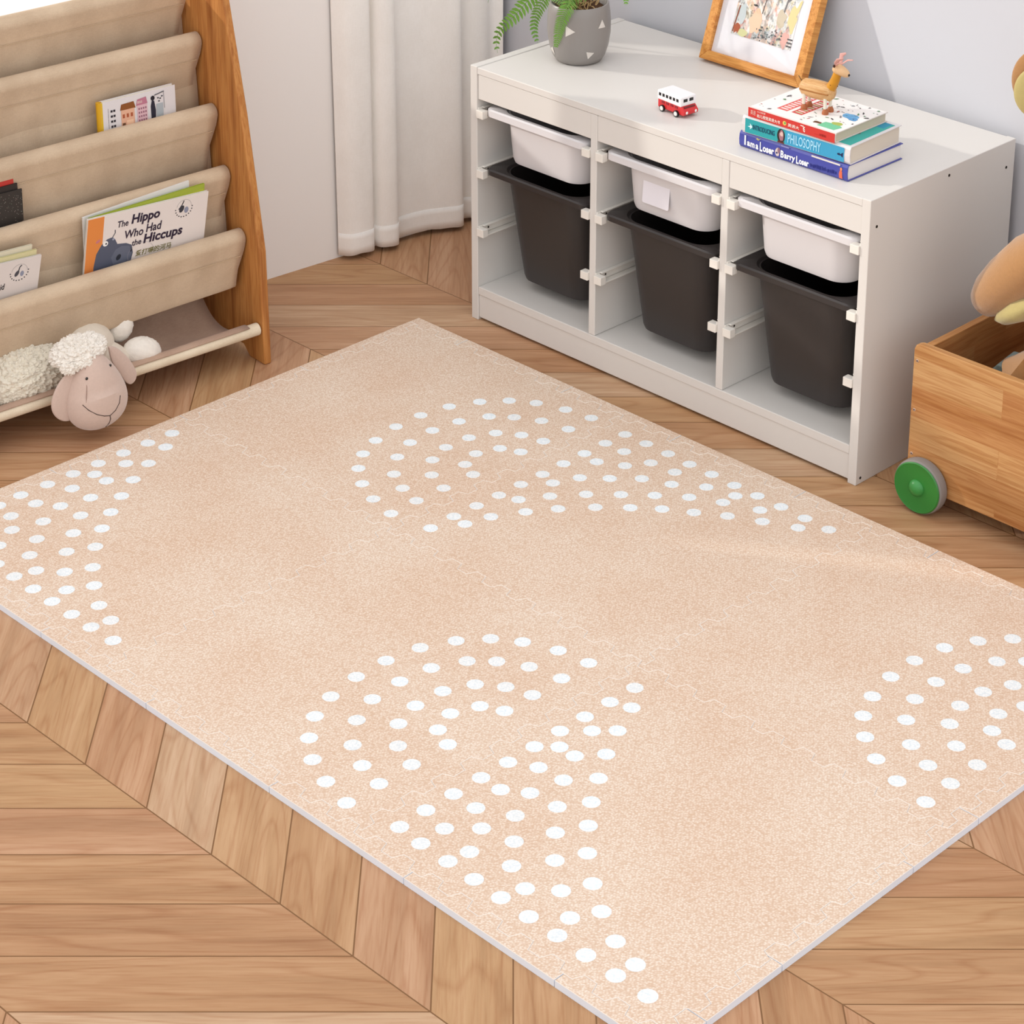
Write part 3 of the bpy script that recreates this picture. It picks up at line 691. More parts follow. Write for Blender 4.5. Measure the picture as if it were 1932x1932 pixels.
# white book, its letters cut by the frame
b = std_book('white picture book with a round grey mark, partly out of view', -.634, -.476, .178, .185, .102, .004, 'dcd5d2', rot=-.07, lean=-.22)
A = Art(); cx0, cz0 = .114, .158
A.line([(cx0-.009, cz0-.006), (cx0-.002, cz0+.002), (cx0, cz0+.011), (cx0+.004, cz0+.014)], .0024, '3c3c44'); A.ell(cx0-.005, cz0-.003, .004, .007, '4a4a52', a=-.5); A.ell(cx0+.006, cz0-.005, .004, .006, '8d92a6')
for k in range(11):
    a = PI*(1.02+k*.1); A.rect(cx0+.019*math.cos(a)-.0012, cz0+.019*math.sin(a)-.0012, cx0+.019*math.cos(a)+.0012, cz0+.019*math.sin(a)+.0012, '33333a')
A.line([(cx0+.017*math.cos(t*.3), cz0+.017*math.sin(t*.3)) for t in range(0, 11)], .0004, '8a8a90')
A.build('cover_art', b, FC)
text('title_text', 'id', .0095, .013, '2e2a30', b, FC, .076, .126, shear=.15, off=.012, lift=.0006)
std_book('pale yellow picture book behind the white one with the round mark', -.634, -.480, .184, .187, .1065, .004, 'd6cfa0', lean=-.22, rot=-.05, page='cfc489')
std_book('cream picture book rearmost at the end of the lowest pocket', -.634, -.485, .190, .190, .111, .004, 'dcd6c0', lean=-.22, rot=-.04)

# ------------------------------------------------------------------ plush sheep lying in the tray
M_wool = flat('e6decd', .95, .05, bump=1.0, bscale=260, sheen=.4, name='sheep_wool', var=.12)
M_wool2 = flat('eee7dd', .95, .05, bump=.8, bscale=420, sheen=.4, name='sheep_wool_light', var=.08)
M_face = flat('c9b1a4', .9, .1, bump=.35, bscale=700, sheen=.5, name='sheep_velour', var=.06)
M_pad = flat('e0d5c5', .92, .08, bump=.5, bscale=600, sheen=.3, name='sheep_pad', var=.06)
sheep = thing('plush_sheep', 'cream plush sheep lying in the bottom sling, its taupe head hanging over the rod', 'plush toy', SH @ T(-.43, 0, .06))
def S(x, y, z): return (x+.43, y, z-.06)
bm = BM()
ball(bm, S(-.520, .085, .112), (.116, .068, .058), u=260, v=150, bumpy=.006, bs=130)
wb = obj('fleece', bm, M_wool, sheep)
bm = BM(); ball(bm, S(-.375, .075, .128), (.055, .05, .05), RY(.5), u=24, v=18, bumpy=.002, bs=60); ball(bm, S(-.345, .05, .105), (.055, .028, .030), RY(.6), u=24, v=16)
obj('body', bm, M_pad, sheep)
for (x, y, z, r) in ((-.293, .085, .140, (.026, .02, .032)), (-.272, .045, .094, (.042, .026, .030))):
    bm = BM(); ball(bm, S(x, y, z), r, RY(.35), bumpy=.0015, bs=200, u=40, v=30); obj('foot', bm, M_wool2, sheep)
# head: pear shaped, wide muzzle at the bottom
def pear(c):
    k = .84-.30*c.z if c.z < .2 else .78-.30*(c.z-.2)
    return (c.x*k, c.y*(.80 if c.z > 0 else .92), c.z)
HM = Matrix.Translation(S(-.434, -.050, .102)) @ RZ(-.04) @ RX(-.06) @ RY(-.05)
bm = BM(); ball(bm, (0, 0, 0), (.070, .052, .080), u=48, v=32, f=pear)
bvh = BVHTree.FromBMesh(bm)
head = obj('head', bm, M_face, sheep, HM)
def on_head(x, z, lift=.0004):
    h = bvh.ray_cast(Vector((x, -.3, z)), Vector((0, 1, 0)))
    return (h[0]+h[1]*lift*(1 if h[1].y < 0 else -1)) if h[0] else Vector((x, -.05, z))
for pts in ([(-.044, -.006), (-.036, -.018), (-.022, -.031), (-.008, -.039), (.004, -.043)], [(.004, -.043), (.016, -.036), (.026, -.024), (.030, -.010)], [(.004, -.043), (.006, -.052), (.005, -.062), (.001, -.072)]):
    bm = BM(); tube(bm, [on_head(*p) for p in pts], .0008, 6); obj('stitch', bm, flat('4c3c36', .9), head)
bm = BM(); tube(bm, [on_head(x, z, 0) for x, z in [(-.022, .058), (-.030, .025), (-.038, -.002)]], .0007, 6); obj('stitch', bm, flat('9a8074', .9), head)
for x, z in ((-.026, .040), (.027, .047)):
    p = on_head(x, z, .0); bm = BM(); ball(bm, p, (.003, .002, .003), u=12, v=8); obj('eye', bm, flat('15100e', .2, .6), head)
def leaf_mesh(outline, t, bend):
    bm = BM(); vs = prism(bm, outline, -t/2, t/2)
    return bm
def ear(pts, M, nm='ear', mat=M_face, t=.010):
    """flat padded ear from an outline: inner ring raised"""
    bm = BM(); c = Vector((sum(p[0] for p in pts)/len(pts), sum(p[1] for p in pts)/len(pts), 0))
    P = [Vector((p[0], p[1], 0)) for p in chaikin(pts+[pts[0]], 2)[:-1]]
    rings = []
    for k, z in ((.0, -t/2), (.75, -t/2), (.95, -t*.3), (1, 0), (.95, t*.3), (.75, t/2), (0.0, t/2)):
        kk = max(k, .02); rings.append([c+(p-c)*kk+Vector((0, 0, z*1.0)) for p in P])
    loft(bm, rings); return obj(nm, bm, mat, sheep, M)
EM = Matrix.Translation(S(0, 0, 0)) @ RX(PI/2)    # x,y(=z up)
ear([(-.462, .150), (-.492, .150), (-.515, .125), (-.527, .095), (-.520, .070), (-.500, .052), (-.478, .052), (-.470, .080), (-.462, .110)], Matrix.Translation((.43, -.045, -.06)) @ RX(PI/2))
ear([(-.392, .172), (-.376, .168), (-.352, .140), (-.335, .108), (-.333, .088), (-.345, .076), (-.358, .084), (-.372, .110), (-.388, .140)], Matrix.Translation((.43, -.035, -.06)) @ RX(PI/2))
bm = BM(); 
ball(bm, S(-.448, -.022, .176), (.056, .042, .026), RY(-.12), u=200, v=120, bumpy=.006, bs=160)
ball(bm, S(-.480, -.046, .163), (.022, .016, .015), u=90, v=60, bumpy=.005, bs=200)
ball(bm, S(-.452, -.058, .167), (.024, .010, .010), u=90, v=60, bumpy=.004, bs=220)
cap = obj('wool_cap', bm, M_wool2, sheep)
# ------------------------------------------------------------------ things on the cabinet
ZT = .5607
# potted fern
pot = thing('potted_fern', 'green fern in a round grey pot with white triangles on the cabinet', 'potted plant', CAB @ T(.127, .184, ZT))
PR = [(.0, 0), (.040, 0), (.047, .003), (.054, .014), (.0605, .035), (.0645, .062), (.0645, .085), (.063, .105), (.0605, .1215), (.059, .1235), (.0565, .1235), (.055, .118), (.054, .108), (.0, .108)]
def pr_r(z):
    for (r0, z0), (r1, z1) in zip(PR[1:9], PR[2:10]):
        if z0 <= z <= z1: return r0+(r1-r0)*(z-z0)/(z1-z0)
    return .06
bm = BM(); lathe(bm, [(max(r, .0004), z) for r, z in PR], 64)
obj('pot', bm, flat('8b8682', .35, .5, bump=.25, bscale=60, var=.05, name='grey_glaze'), pot)
bm = BM(); lathe(bm, [(.0004, .1085), (.053, .1085), (.05, .112), (.0004, .114)], 32); soil = obj('soil', bm, flat('4a3526', .95, .1, bump=1, bscale=200, var=.3), pot)
random.seed(12); bm = BM()
for k in range(60):
    a = random.uniform(0, 2*PI); r = random.uniform(.0, .05); x, y = r*math.cos(a), r*math.sin(a); l = random.uniform(.008, .02); b_ = random.uniform(0, 2*PI)
    tube(bm, [(x, y, .112), (x+l*.6*math.cos(b_), y+l*.6*math.sin(b_), .118), (x+l*math.cos(b_), y+l*math.sin(b_), .116+random.uniform(0, .012))], [.0014, .0011, .0004], 5)
obj('dry_stem', bm, flat('a58a62', .9, .1, var=.3), pot); 
# camera side of the pot is about -y-x in cabinet axes; triangles given as (angle deg, height, size, spin)
view = math.degrees(math.atan2(-1*math.cos(TH)*-1, 0)) if False else 0
def tri(ang, zc, sz, spin):
    bm = BM(); P = [Vector((sz*math.cos(spin+2*PI*k/3), sz*math.sin(spin+2*PI*k/3))) for k in range(3)]
    n = 6; grid = {}
    for i in range(n+1):
        for j in range(n+1-i):
            p = P[0]*(i/n)+P[1]*(j/n)+P[2]*((n-i-j)/n); z = zc+p.y; r = pr_r(z)+.0006; t = math.radians(ang)+p.x/r
            grid[i, j] = bm.verts.new((r*math.cos(t), r*math.sin(t), z))
    for i in range(n):
        for j in range(n-i):
            bm.faces.new((grid[i, j], grid[i+1, j], grid[i, j+1]))
            if i+j < n-1: bm.faces.new((grid[i+1, j], grid[i+1, j+1], grid[i, j+1]))
    o = obj('triangle_patch', bm, flat('d8d2cb', .7, .3, bump=.6, bscale=500, var=.08), pot, smooth=True)
# direction to the camera in world is -y; in cabinet axes that is angle:
CA = math.degrees(-PI/2-TH)
tri(CA-20, .079, .0135, .0); tri(CA+44, .088, .0115, 2.7+.9); tri(CA+20, .028, .0105, .3); tri(CA-66, .028, .0105, 1.0); tri(CA+110, .05, .012, 1); tri(CA+180, .075, .012, 2)
# fronds: rachis control points (a,b,z) in cabinet axes
M_leaf = flat('6c9a3e', .5, .3, bump=.2, bscale=300, var=.25, name='fern_leaf'); M_leaf2 = flat('8fb56a', .5, .3, var=.2, bump=.2, bscale=300, name='fern_leaf_light')
def frond(pts, ll, mat=M_leaf, start=.25, dens=34, seed=0, sidev=None):
    pts = chaikin(pts, 3); P = [Vector((p[0]-.127, p[1]-.184, p[2]-ZT)) for p in pts]
    d = [0]
    for a, b in zip(P, P[1:]): d.append(d[-1]+(b-a).length)
    LN = d[-1]
    def at(s):
        for i in range(len(P)-1):
            if d[i+1] >= s: f = (s-d[i])/(d[i+1]-d[i]+1e-9); return P[i].lerp(P[i+1], f), (P[i+1]-P[i]).normalized()
        return P[-1], (P[-1]-P[-2]).normalized()
    bm = BM(); tube(bm, P, [max(.0003, .0011*(1-.8*i/len(P))) for i in range(len(P))], 5)
    random.seed(seed); 
    sv = Vector(sidev or (.7, -.7, 0)).normalized()
    for k in range(dens):
        t = start+(1-start)*k/dens; p, tg = at(t*LN)
        env = min(1, (t-start)*6+.35)*(1-t)**.55*1.25; l = ll*env+.002
        for s in (-1, 1):
            side = tg.cross(Vector((.70, -.69, .45))).normalized()*s
            dr = (side*.85+tg*.45+Vector((0, 0, random.uniform(-.15, .05)))).normalized(); nrm = dr.cross(tg).normalized(); wd_ = dr.cross(nrm).normalized()
            w = min(l*.22+.0008, LN*(1-start)/dens*.36)
            a0 = bm.verts.new(p-wd_*w*.5); a1 = bm.verts.new(p+wd_*w*.5)
            m0 = bm.verts.new(p+dr*l*.45-wd_*w+nrm*.0004); m1 = bm.verts.new(p+dr*l*.45+wd_*w+nrm*.0004)
            q0 = bm.verts.new(p+dr*l*.8-wd_*w*.55-Vector((0, 0, l*.05))); q1 = bm.verts.new(p+dr*l*.8+wd_*w*.55-Vector((0, 0, l*.05)))
            tp = bm.verts.new(p+dr*l-Vector((0, 0, l*.1))+tg*l*.05)
            bm.faces.new((a0, a1, m1, m0)); bm.faces.new((m0, m1, q1, q0)); bm.faces.new((q0, q1, tp))
    return obj('frond', bm, mat, pot)
frond([(.12, .19, .675), (.09, .19, .74), (.03, .19, .71), (-.03, .19, .645), (-.067, .19, .605), (-.112, .19, .565), (-.122, .19, .535), (-.116, .19, .513)], .024, start=.35, dens=20, seed=1)
frond([(.125, .18, .675), (.09, .18, .72), (.045, .18, .69), (.012, .185, .645), (-.008, .19, .61), (-.008, .19, .585), (.003, .19, .563)], .019, start=.3, dens=20, seed=2)
frond([(.127, .178, .675), (.150, .140, .706), (.164, .118, .702), (.154, .112, .681), (.143, .112, .65), (.136, .112, .621), (.131, .112, .603)], .019, M_leaf, start=.12, dens=34, seed=3)
frond([(.12, .19, .675), (.06, .25, .76), (-.03, .26, .76), (-.10, .22, .71), (-.135, .20, .66), (-.145, .19, .618)], .02, start=.3, dens=26, seed=4)
frond([(.13, .19, .675), (.17, .23, .76), (.21, .22, .765), (.24, .2, .74), (.250, .19, .702)], .018, start=.3, dens=24, seed=5)
frond([(.13, .18, .675), (.15, .13, .75), (.2, .09, .77), (.25, .07, .74)], .018, start=.3, dens=22, seed=6)
frond([(.125, .19, .675), (.1, .24, .78), (.12, .3, .84), (.17, .34, .85)], .02, start=.25, dens=26, seed=7)
frond([(.12, .18, .675), (.07, .15, .77), (.01, .12, .8), (-.05, .1, .77)], .02, M_leaf2, start=.25, dens=26, seed=8)
frond([(.125, .17, .675), (.11, .135, .70), (.10, .12, .705), (.09, .11, .70)], .012, M_leaf2, start=.1, dens=14, seed=9)

# toy bus
bus = thing('toy_bus', 'small red and white double-decker toy bus on the cabinet top', 'toy bus', CAB @ T(.438, .080, ZT) @ RZ(-.10))
bm = BM(); prism(bm, [(0, .0055), (.071, .0055), (.0745, .008), (.0745, .0135), (.070, .0185), (.066, .0225), (0, .0225)], 0, .037, M=Matrix(((1, 0, 0, 0), (0, 0, 1, .001), (0, 1, 0, 0), (0, 0, 0, 1)))); obj('lower_deck', bm, flat('cc2a2e', .3, .5), bus, bevel=.0016)
bm = BM(); box(bm, -.0005, .066, -.0005, .0395, .0222, .041); obj('upper_deck', bm, flat('f1eef0', .3, .5), bus, bevel=.002, segs=3)
bk = flat('101012', .25, .5)
for k in range(6):
    bm = BM(); box(bm, .0045+k*.0098, .0105+k*.0098, -.0009, .0002, .0305, .0365); obj('window', bm, bk, bus)
for k in range(2):
    bm = BM(); box(bm, .0655, .0664, .0065+k*.015, .0165+k*.015, .0305, .0365); obj('window', bm, bk, bus)
for k in range(4):
    bm = BM(); box(bm, .011+k*.0125, .0185+k*.0125, .0003, .0011, .0165, .0212); obj('window', bm, flat('8e1520', .3, .5), bus)
bm = BM(); box(bm, .0655, .0700, .006, .033, .0178, .0215, M=None); obj('windscreen', bm, flat('6e1018', .3, .5), bus)
for y in (.008, .031):
    bm = BM(); ball(bm, (.0748, y, .0115), (.0012, .003, .003), u=12, v=8); obj('headlight', bm, flat('f0e6e4', .3), bus)
for x in (.0145, .054):
    for y, s in ((-.0006, -1), (.0386, 1)):
        bm = BM(); lathe(bm, [(.0065, -.0022), (.0065, .0022)], 20, M=T(x, y, .0066) @ RX(PI/2)); w_ = obj('wheel', bm, flat('141212', .5), bus)
        bm = BM(); lathe(bm, [(.0046, 0), (.004, .0009)], 18, M=T(x, y+s*.0022, .0066) @ RX(-s*PI/2)); obj('hub', bm, flat('e9e6e2', .3), w_)

# picture frame, tilted back 18 degrees against the wall
FW, FH, FT, FB = .262, .345, .022, .020
pf_ = thing('framed_print', 'golden wooden picture frame leaning on the wall on the cabinet', 'picture frame', CAB @ T(.305, .350, ZT+.0074) @ RX(-.325))
for nm, q, mt in (('frame_bar', [(0, 0), (FW, 0), (FW-FB, FB), (FB, FB)], M_pineX), ('frame_bar', [(0, FH), (FW, FH), (FW-FB, FH-FB), (FB, FH-FB)], M_pineX), ('frame_bar', [(0, 0), (0, FH), (FB, FH-FB), (FB, FB)], M_pineZ), ('frame_bar', [(FW, 0), (FW, FH), (FW-FB, FH-FB), (FW-FB, FB)], M_pineZ)):
    bm = BM(); prism(bm, q, -FT, 0); obj(nm, bm, mt, pf_, RX(PI/2), bevel=.0012)
bm = BM(); box(bm, FB, FW-FB, .010, .014, FB, FH-FB); obj('mount_board', bm, flat('e4e3e8', .5, .4), pf_)
def watercolour():
    m, N, L, P = new_mat('watercolour_print')
    tc = N.new('ShaderNodeTexCoord'); mp = N.new('ShaderNodeMapping'); mp.inputs['Scale'].default_value = (1.2, 1, .75); L.new(tc.outputs['Object'], mp.inputs['Vector'])
    base = None
    prev = hx('e9e6e4')
    cur = None
    for k, (sc_, th_, col, off) in enumerate(((30, .56, 'd9a06a', 0), (36, .57, 'cfc38a', 5), (34, .57, 'a9b7bb', 9), (45, .57, '8f8b88', 14), (38, .60, 'd98a76', 21), (120, .60, '55504e', 30), (60, .58, 'f4efe9', 40))):
        n = N.new('ShaderNodeTexNoise'); n.inputs['Scale'].default_value = sc_; n.inputs['Detail'].default_value = 5; n.inputs['Distortion'].default_value = 1.0
        m2 = N.new('ShaderNodeMapping'); m2.inputs['Location'].default_value = (off, off, off); L.new(mp.outputs[0], m2.inputs[0]); L.new(m2.outputs[0], n.inputs['Vector'])
        r = ramp(N, [(th_-.04, (0, 0, 0, 1)), (th_+.03, (.6, .6, .6, 1))]); L.new(n.outputs['Fac'], r.inputs['Fac'])
        x = N.new('ShaderNodeMix'); x.data_type = 'RGBA'; L.new(r.outputs['Color'], x.inputs['Factor']); x.inputs['B'].default_value = hx(col)
        if cur is None: x.inputs['A'].default_value = prev
        else: L.new(cur, x.inputs['A'])
        cur = x.outputs['Result']
    L.new(cur, P.inputs['Base Color']); P.inputs['Roughness'].default_value = .7
    return m
bm = BM(); box(bm, FB+.038, FW-FB-.030, .0092, .0098, FB+.045, FH-FB-.04); pr_ = obj('print', bm, watercolour(), pf_)
A = Art()
x0, z0 = FB+.038, FB+.045
A.line([(x0+.116, z0+.055), (x0+.122, z0+.10), (x0+.135, z0+.15), (x0+.13, z0+.2)], .004, '6f6a69'); A.ell(x0+.127, z0+.125, .012, .034, '6f6a6a', a=-.2, wob=.6, seed=2)
A.line([(x0+.066, z0+.055), (x0+.069, z0+.085), (x0+.07, z0+.12)], .002, '3f3a3a'); A.line([(x0+.003, z0+.005), (x0+.008, z0+.06)], .003, '8a4a34')
A.ell(x0+.055, z0+.035, .014, .024, 'e9c4a4', a=-.2, wob=.7, seed=5); A.ell(x0+.04, z0+.10, .010, .018, 'd8c0a0', a=.1, wob=.5, seed=7)
A.ell(x0+.146, z0+.065, .010, .030, 'e0d193', a=-.1, wob=.8, seed=9); A.ell(x0+.115, z0+.055, .012, .018, 'cdbfa6', wob=.5, seed=11)
A.ell(x0+.028, z0+.008, .014, .008, 'cfcf9c', wob=.4, seed=12); A.ell(x0+.012, z0+.014, .007, .010, 'a8583c', wob=.6, seed=14)
A.ell(x0+.019, z0+.045, .008, .02, 'c6d0d2', wob=.5, seed=15); A.ell(x0+.046, z0+.068, .006, .002, '2a2626'); A.ell(x0+.03, z0+.088, .008, .004, '4a4440', wob=.5)
A.ell(x0+.135, z0+.018, .008, .016, 'e0aa9e', wob=.7, seed=18)
for k in range(3): A.rect(x0+.141, z0+.005+k*.007, x0+.154, z0+.008+k*.007, '3a3436')
random.seed(21)
for k in range(60):
    u_ = random.uniform(.06, .125); A.ell(x0+u_, z0+random.uniform(.002, .03), random.uniform(.0008, .003), random.uniform(.0008, .002), random.choice(['4a4a4c', '7a8a88', '5a5450', '9aa6a4', '3a3c40']), wob=.5, seed=k)
A.build('print_art', pf_, T(0, .0091, 0) @ RX(PI/2))
M_fg = M_glass
bm = BM(); box(bm, FB, FW-FB, .0068, .0078, FB, FH-FB); obj('frame_glass', bm, M_fg, pf_)
bm = BM(); box(bm, .002, FW-.002, .0185, .0215, .002, FH-.002); obj('backing_board', bm, flat('8a6a48', .8), pf_)

# book stack: local x along the spine, y to the fore edge, z up
def flat_book(label, a, b, z, rot, w, d, t, cov, board=.0016, round_=.003, page='ddd6c8', over=.003, top=None):
    bk_ = thing('book', label, 'book', CAB @ T(a, b, z) @ RZ(rot), 'books stacked on the cabinet')
    bm = BM()
    pr = [(d, 0), (0.004, 0), (.001, t*.15), (0, t*.5), (.001, t*.85), (.004, t), (d, t), (d, t-board), (.005, t-board), (.0035, t*.8), (.0025, t*.5), (.0035, t*.2), (.005, board), (d, board)]
    prism(bm, pr, 0, w, M=Matrix(((0, 0, 1, 0), (1, 0, 0, 0), (0, 1, 0, 0), (0, 0, 0, 1)))); obj('cover', bm, flat(cov, .35, .4), bk_, bevel=.0004)
    bm = BM(); box(bm, over, w-over, .0045, d-over, board+.0001, t-board-.0001); obj('page_block', bm, flat(page, .8, .2, bump=.3, bscale=1200), bk_)
    return bk_
SP = RX(PI/2)     # spine surface: x right, y up
Z1 = ZT+.0003; Z2 = Z1+.0312; Z3 = Z2+.0342
bA = flat_book('thick indigo blue hardback at the bottom of the book stack', .677, .0405, Z1, .0, .251, .163, .0308, '444a9c', page='e2ddd9')
A = Art(); A.rect(.17, .0268, .235, .0300, 'd9d3cf'); A.rect(.10, .0275, .118, .0296, '8f8fc0')
A.poly([(.234, .004), (.233, .012), (.2345, .018), (.2375, .020), (.240, .017), (.2405, .01), (.2415, .004)], 'd9694a'); A.ell(.2375, .0215, .0025, .003, 'e08a5c')
A.ell(.0915, .0135, .0052, .0075, 'd0c0bc', wob=.3); A.ell(.0945, .0175, .003, .006, '8a6a78'); A.ell(.090, .012, .0022, .002, '3a3a68')
A.poly([(.04, .0255), (.046, .0235), (.052, .028), (.046, .0262), (.0445, .0285)], 'b9b070')
random.seed(3)
for k in range(20):
    x = .168+k*.003; A.rect(x, .0075+random.uniform(-.0015, .001), x+random.uniform(.0008, .002), .0125+random.uniform(-.001, .003), '262a78')
A.build('spine_art', bA, T(0, -.0001, 0) @ SP)
for s_, x_, w_, h_, y_ in (('I', .0135, .0035, .019, .007), ('a', .0200, .0070, .009, .007), ('m', .028, .010, .009, .0065), ('a', .0405, .0065, .0095, .006), ('L', .0505, .006, .018, .0045), ('oser', .0575, .0265, .010, .0055), ('B', .1055, .0075, .014, .0060), ('arry', .114, .0255, .012, .0030), ('L', .142, .006, .015, .0040), ('oser', .1485, .0225, .009, .0050)):
    text('title_text', s_, w_, h_, 'f4f3f6', bA, T(0, -.0001, 0) @ SP, x_ - (.0 if x_ < .1 else .006), y_, off=.035, lift=.0007)
bB = flat_book('teal and white hardback in the middle of the book stack', .686, .036, Z2, .035, .243, .158, .0338, 'd9d5d6', page='d6cdbf')
A = Art(); A.rect(.008, .003, .100, .0305, '2f9ea4'); A.rect(.100, .003, .231, .0305, '3d9cc4')
A.ell(.0905, .0165, .009, .0135, '2b2422'); A.ell(.0915, .017, .0055, .0098, 'a0707a', wob=.3); A.ell(.092, .020, .004, .004, 'd8b8b0', wob=.3); A.rect(.083, .0025, .098, .006, '5a2a28')
A.poly([(.014, .0155), (.020, .018), (.019, .0225), (.025, .0165), (.019, .0105), (.020, .0145)], 'd6eef2')
A.poly([(.216, .017), (.221, .0185), (.2225, .0165), (.229, .021), (.2285, .011), (.2225, .0145), (.2205, .0135), (.216, .0145)], '1c2a50')
A.build('spine_art', bB, T(0, -.0001, 0) @ SP)
text('title_text', 'INTRODUCING', .050, .0095, '1c3a5c', bB, T(0, -.0001, 0) @ SP, .026, .0125, off=.012, lift=.0007)
text('title_text', 'PHILOSOPHY', .074, .0185, 'a5dcf4', bB, T(0, -.0001, 0) @ SP, .106, .0075, off=.01, lift=.0007)
A = Art(); A.rect(.012, .010, .236, .148, '3da79e'); A.ell(.150, .085, .042, .03, '4a3d42', wob=.3); A.ell(.19, .075, .028, .02, '5c4c50', wob=.4, seed=3); A.rect(.14, .12, .23, .148, '2f8fae')
A.build('cover_art', bB, T(0, 0, .0338))
bC = flat_book('white covered book with a red spine on top of the stack', .698, .0385, Z3, .012, .199, .156, .0186, 'd8cfc8', page='cfc3ae')
A = Art(); A.rect(.0003, .0004, .1987, .0182, 'c93a34')
text('title_text', '英语', .012, .009, 'e8c0b4', bC, T(0, -.0001, 0) @ SP, .006, .0055, lift=.0006)
text('title_text', '幼儿视觉英语大书', .054, .0068, 'f2e6dc', bC, T(0, -.0001, 0) @ SP, .021, .0035, off=.01, lift=.0006)
text('title_text', '英语大', .026, .0065, 'f2e6dc', bC, T(0, -.0001, 0) @ SP, .093, .0045, off=.01, lift=.0006)
text('title_text', '飞', .011, .0115, 'f4eae0', bC, T(0, -.0001, 0) @ SP, .1215, .0035, off=.02, lift=.0006)
text('title_text', '……出版社', .026, .0045, '8e2420', bC, T(0, -.0001, 0) @ SP, .154, .006, lift=.0006)
text('title_text', '小小科学', .02, .004, 'f0d8cc', bC, T(0, -.0001, 0) @ SP, .021, .0125, lift=.0006)
A.ell(.085, .0085, .0042, .0042, 'd8c25a'); A.ell(.086, .009, .002, .002, '4a9a6a')
A.build('spine_art', bC, T(0, -.0001, 0) @ SP)
A = Art(); A.rect(.0015, .0045, .1975, .1545, 'efebe8')
A.poly([(.025, .035), (.150, .035), (.150, .055), (.025, .055)], 'cf4a44') if False else None
# red banners and small drawings on the cover
A.rect(.042, .030, .066, .130, 'd8625c'); A.rect(.074, .032, .098, .118, 'c94b46')
for k in range(9):
    A.rect(.046, .036+k*.0095, .062, .0415+k*.0095, 'f3d6d2'); A.rect(.078, .038+k*.0085, .094, .0425+k*.0085, 'f3e2dc' if k % 2 else 'b9d0a8')
A.poly([(.148, .012), (.186, .012), (.190, .032), (.176, .040), (.150, .036)], '74c49a'); A.ell(.172, .042, .012, .007, 'a9b45a', wob=.3)
A.ell(.164, .090, .018, .011, '6aa6d2', a=-.4, wob=.5, seed=4); A.ell(.175, .080, .010, .008, '5a96c6', wob=.5, seed=6); A.ell(.14, .024, .008, .006, '6a4a34', wob=.6, seed=8)
random.seed(31)
for k in range(120):
    x = random.uniform(.006, .194); y = random.uniform(.012, .150)
    if .038 < x < .102 and y < .132: continue
    if .14 < x < .195 and y < .05: continue
    c = random.choice(['4a4648', '6a6668', '8a8688', '3a3636', '4a4648', '9aa0a4', 'b0605a', '5a8a60'])
    if k % 3 == 0: A.ell(x, y, random.uniform(.002, .006), random.uniform(.001, .003), c, a=random.uniform(0, 3), wob=.8, seed=k, n=10)
    else: A.rect(x, y, x+random.uniform(.001, .004), y+random.uniform(.0008, .002), c)
A.build('cover_art', bC, T(0, 0, .0186))

# wooden deer on the top book: local x forward
ZD = Z3+.0186+.0022
deer = thing('toy_deer', 'small wooden toy deer with pink antlers standing on the top book', 'toy deer', CAB @ T(.800, .113, ZD) @ RZ(.12))
tan_ = wood('deer_wood', 'd9b07c', 'c08c50', 'X', 4, .5); amber = flat('c98a1e', .45, .4, bump=.3, bscale=300, var=.15)
bm = BM()
prof_ = [(-.038, 0, .0), (-.036, .010, .010), (-.030, .0145, .0155), (-.01, .0155, .0175), (.012, .0155, .0175), (.026, .014, .0155), (.032, .009, .010), (.034, 0, 0)]
rings = []
for x, ry, rz in prof_:
    rings.append([Vector((x, max(ry, .0005)*math.cos(a), .038+max(rz, .0005)*math.sin(a)*(1 if math.sin(a) > 0 else 1.05))) for a in [2*PI*k/20 for k in range(20)]])
loft(bm, rings); obj('body', bm, tan_, deer)
bm = BM(); box(bm, -.032, .028, -.0165, .0165, .036, .0385); obj('side_band', bm, flat('a06a34', .6), deer, bevel=.0008)
bm = BM(); tube(bm, [(.020, 0, .040), (.028, 0, .052), (.034, 0, .066), (.038, 0, .080)], [.011, .0095, .0085, .0075], 18); nk = obj('neck', bm, amber, deer)
bm = BM(); tube(bm, [(.0285-.0095, -.0, .058), (.029, -.0095, .0555), (.0395, 0, .053), (.029, .0095, .0555), (.0195, 0, .058)], .0007, 6); obj('cord', bm, flat('6a4a20', .8), nk)
bm = BM(); tube(bm, [(.030, 0, .082), (.037, 0, .086), (.046, 0, .084), (.056, 0, .080), (.061, 0, .078)], [.0055, .0105, .0095, .0072, .0036], 18); hd = obj('head', bm, flat('d9b286', .5, var=.08, bscale=200, bump=.1), deer)
bm = BM(); ball(bm, (.0612, -.001, .0795), .0026, u=12, v=8); obj('nose', bm, flat('1c1614', .3), hd)
for y in (-.0078, .0078):
    bm = BM(); ball(bm, (.042, y, .0885), .0013, u=10, v=8); obj('eye', bm, flat('1c1614', .3), hd)
pink = flat('d7a39a', .5, var=.1)
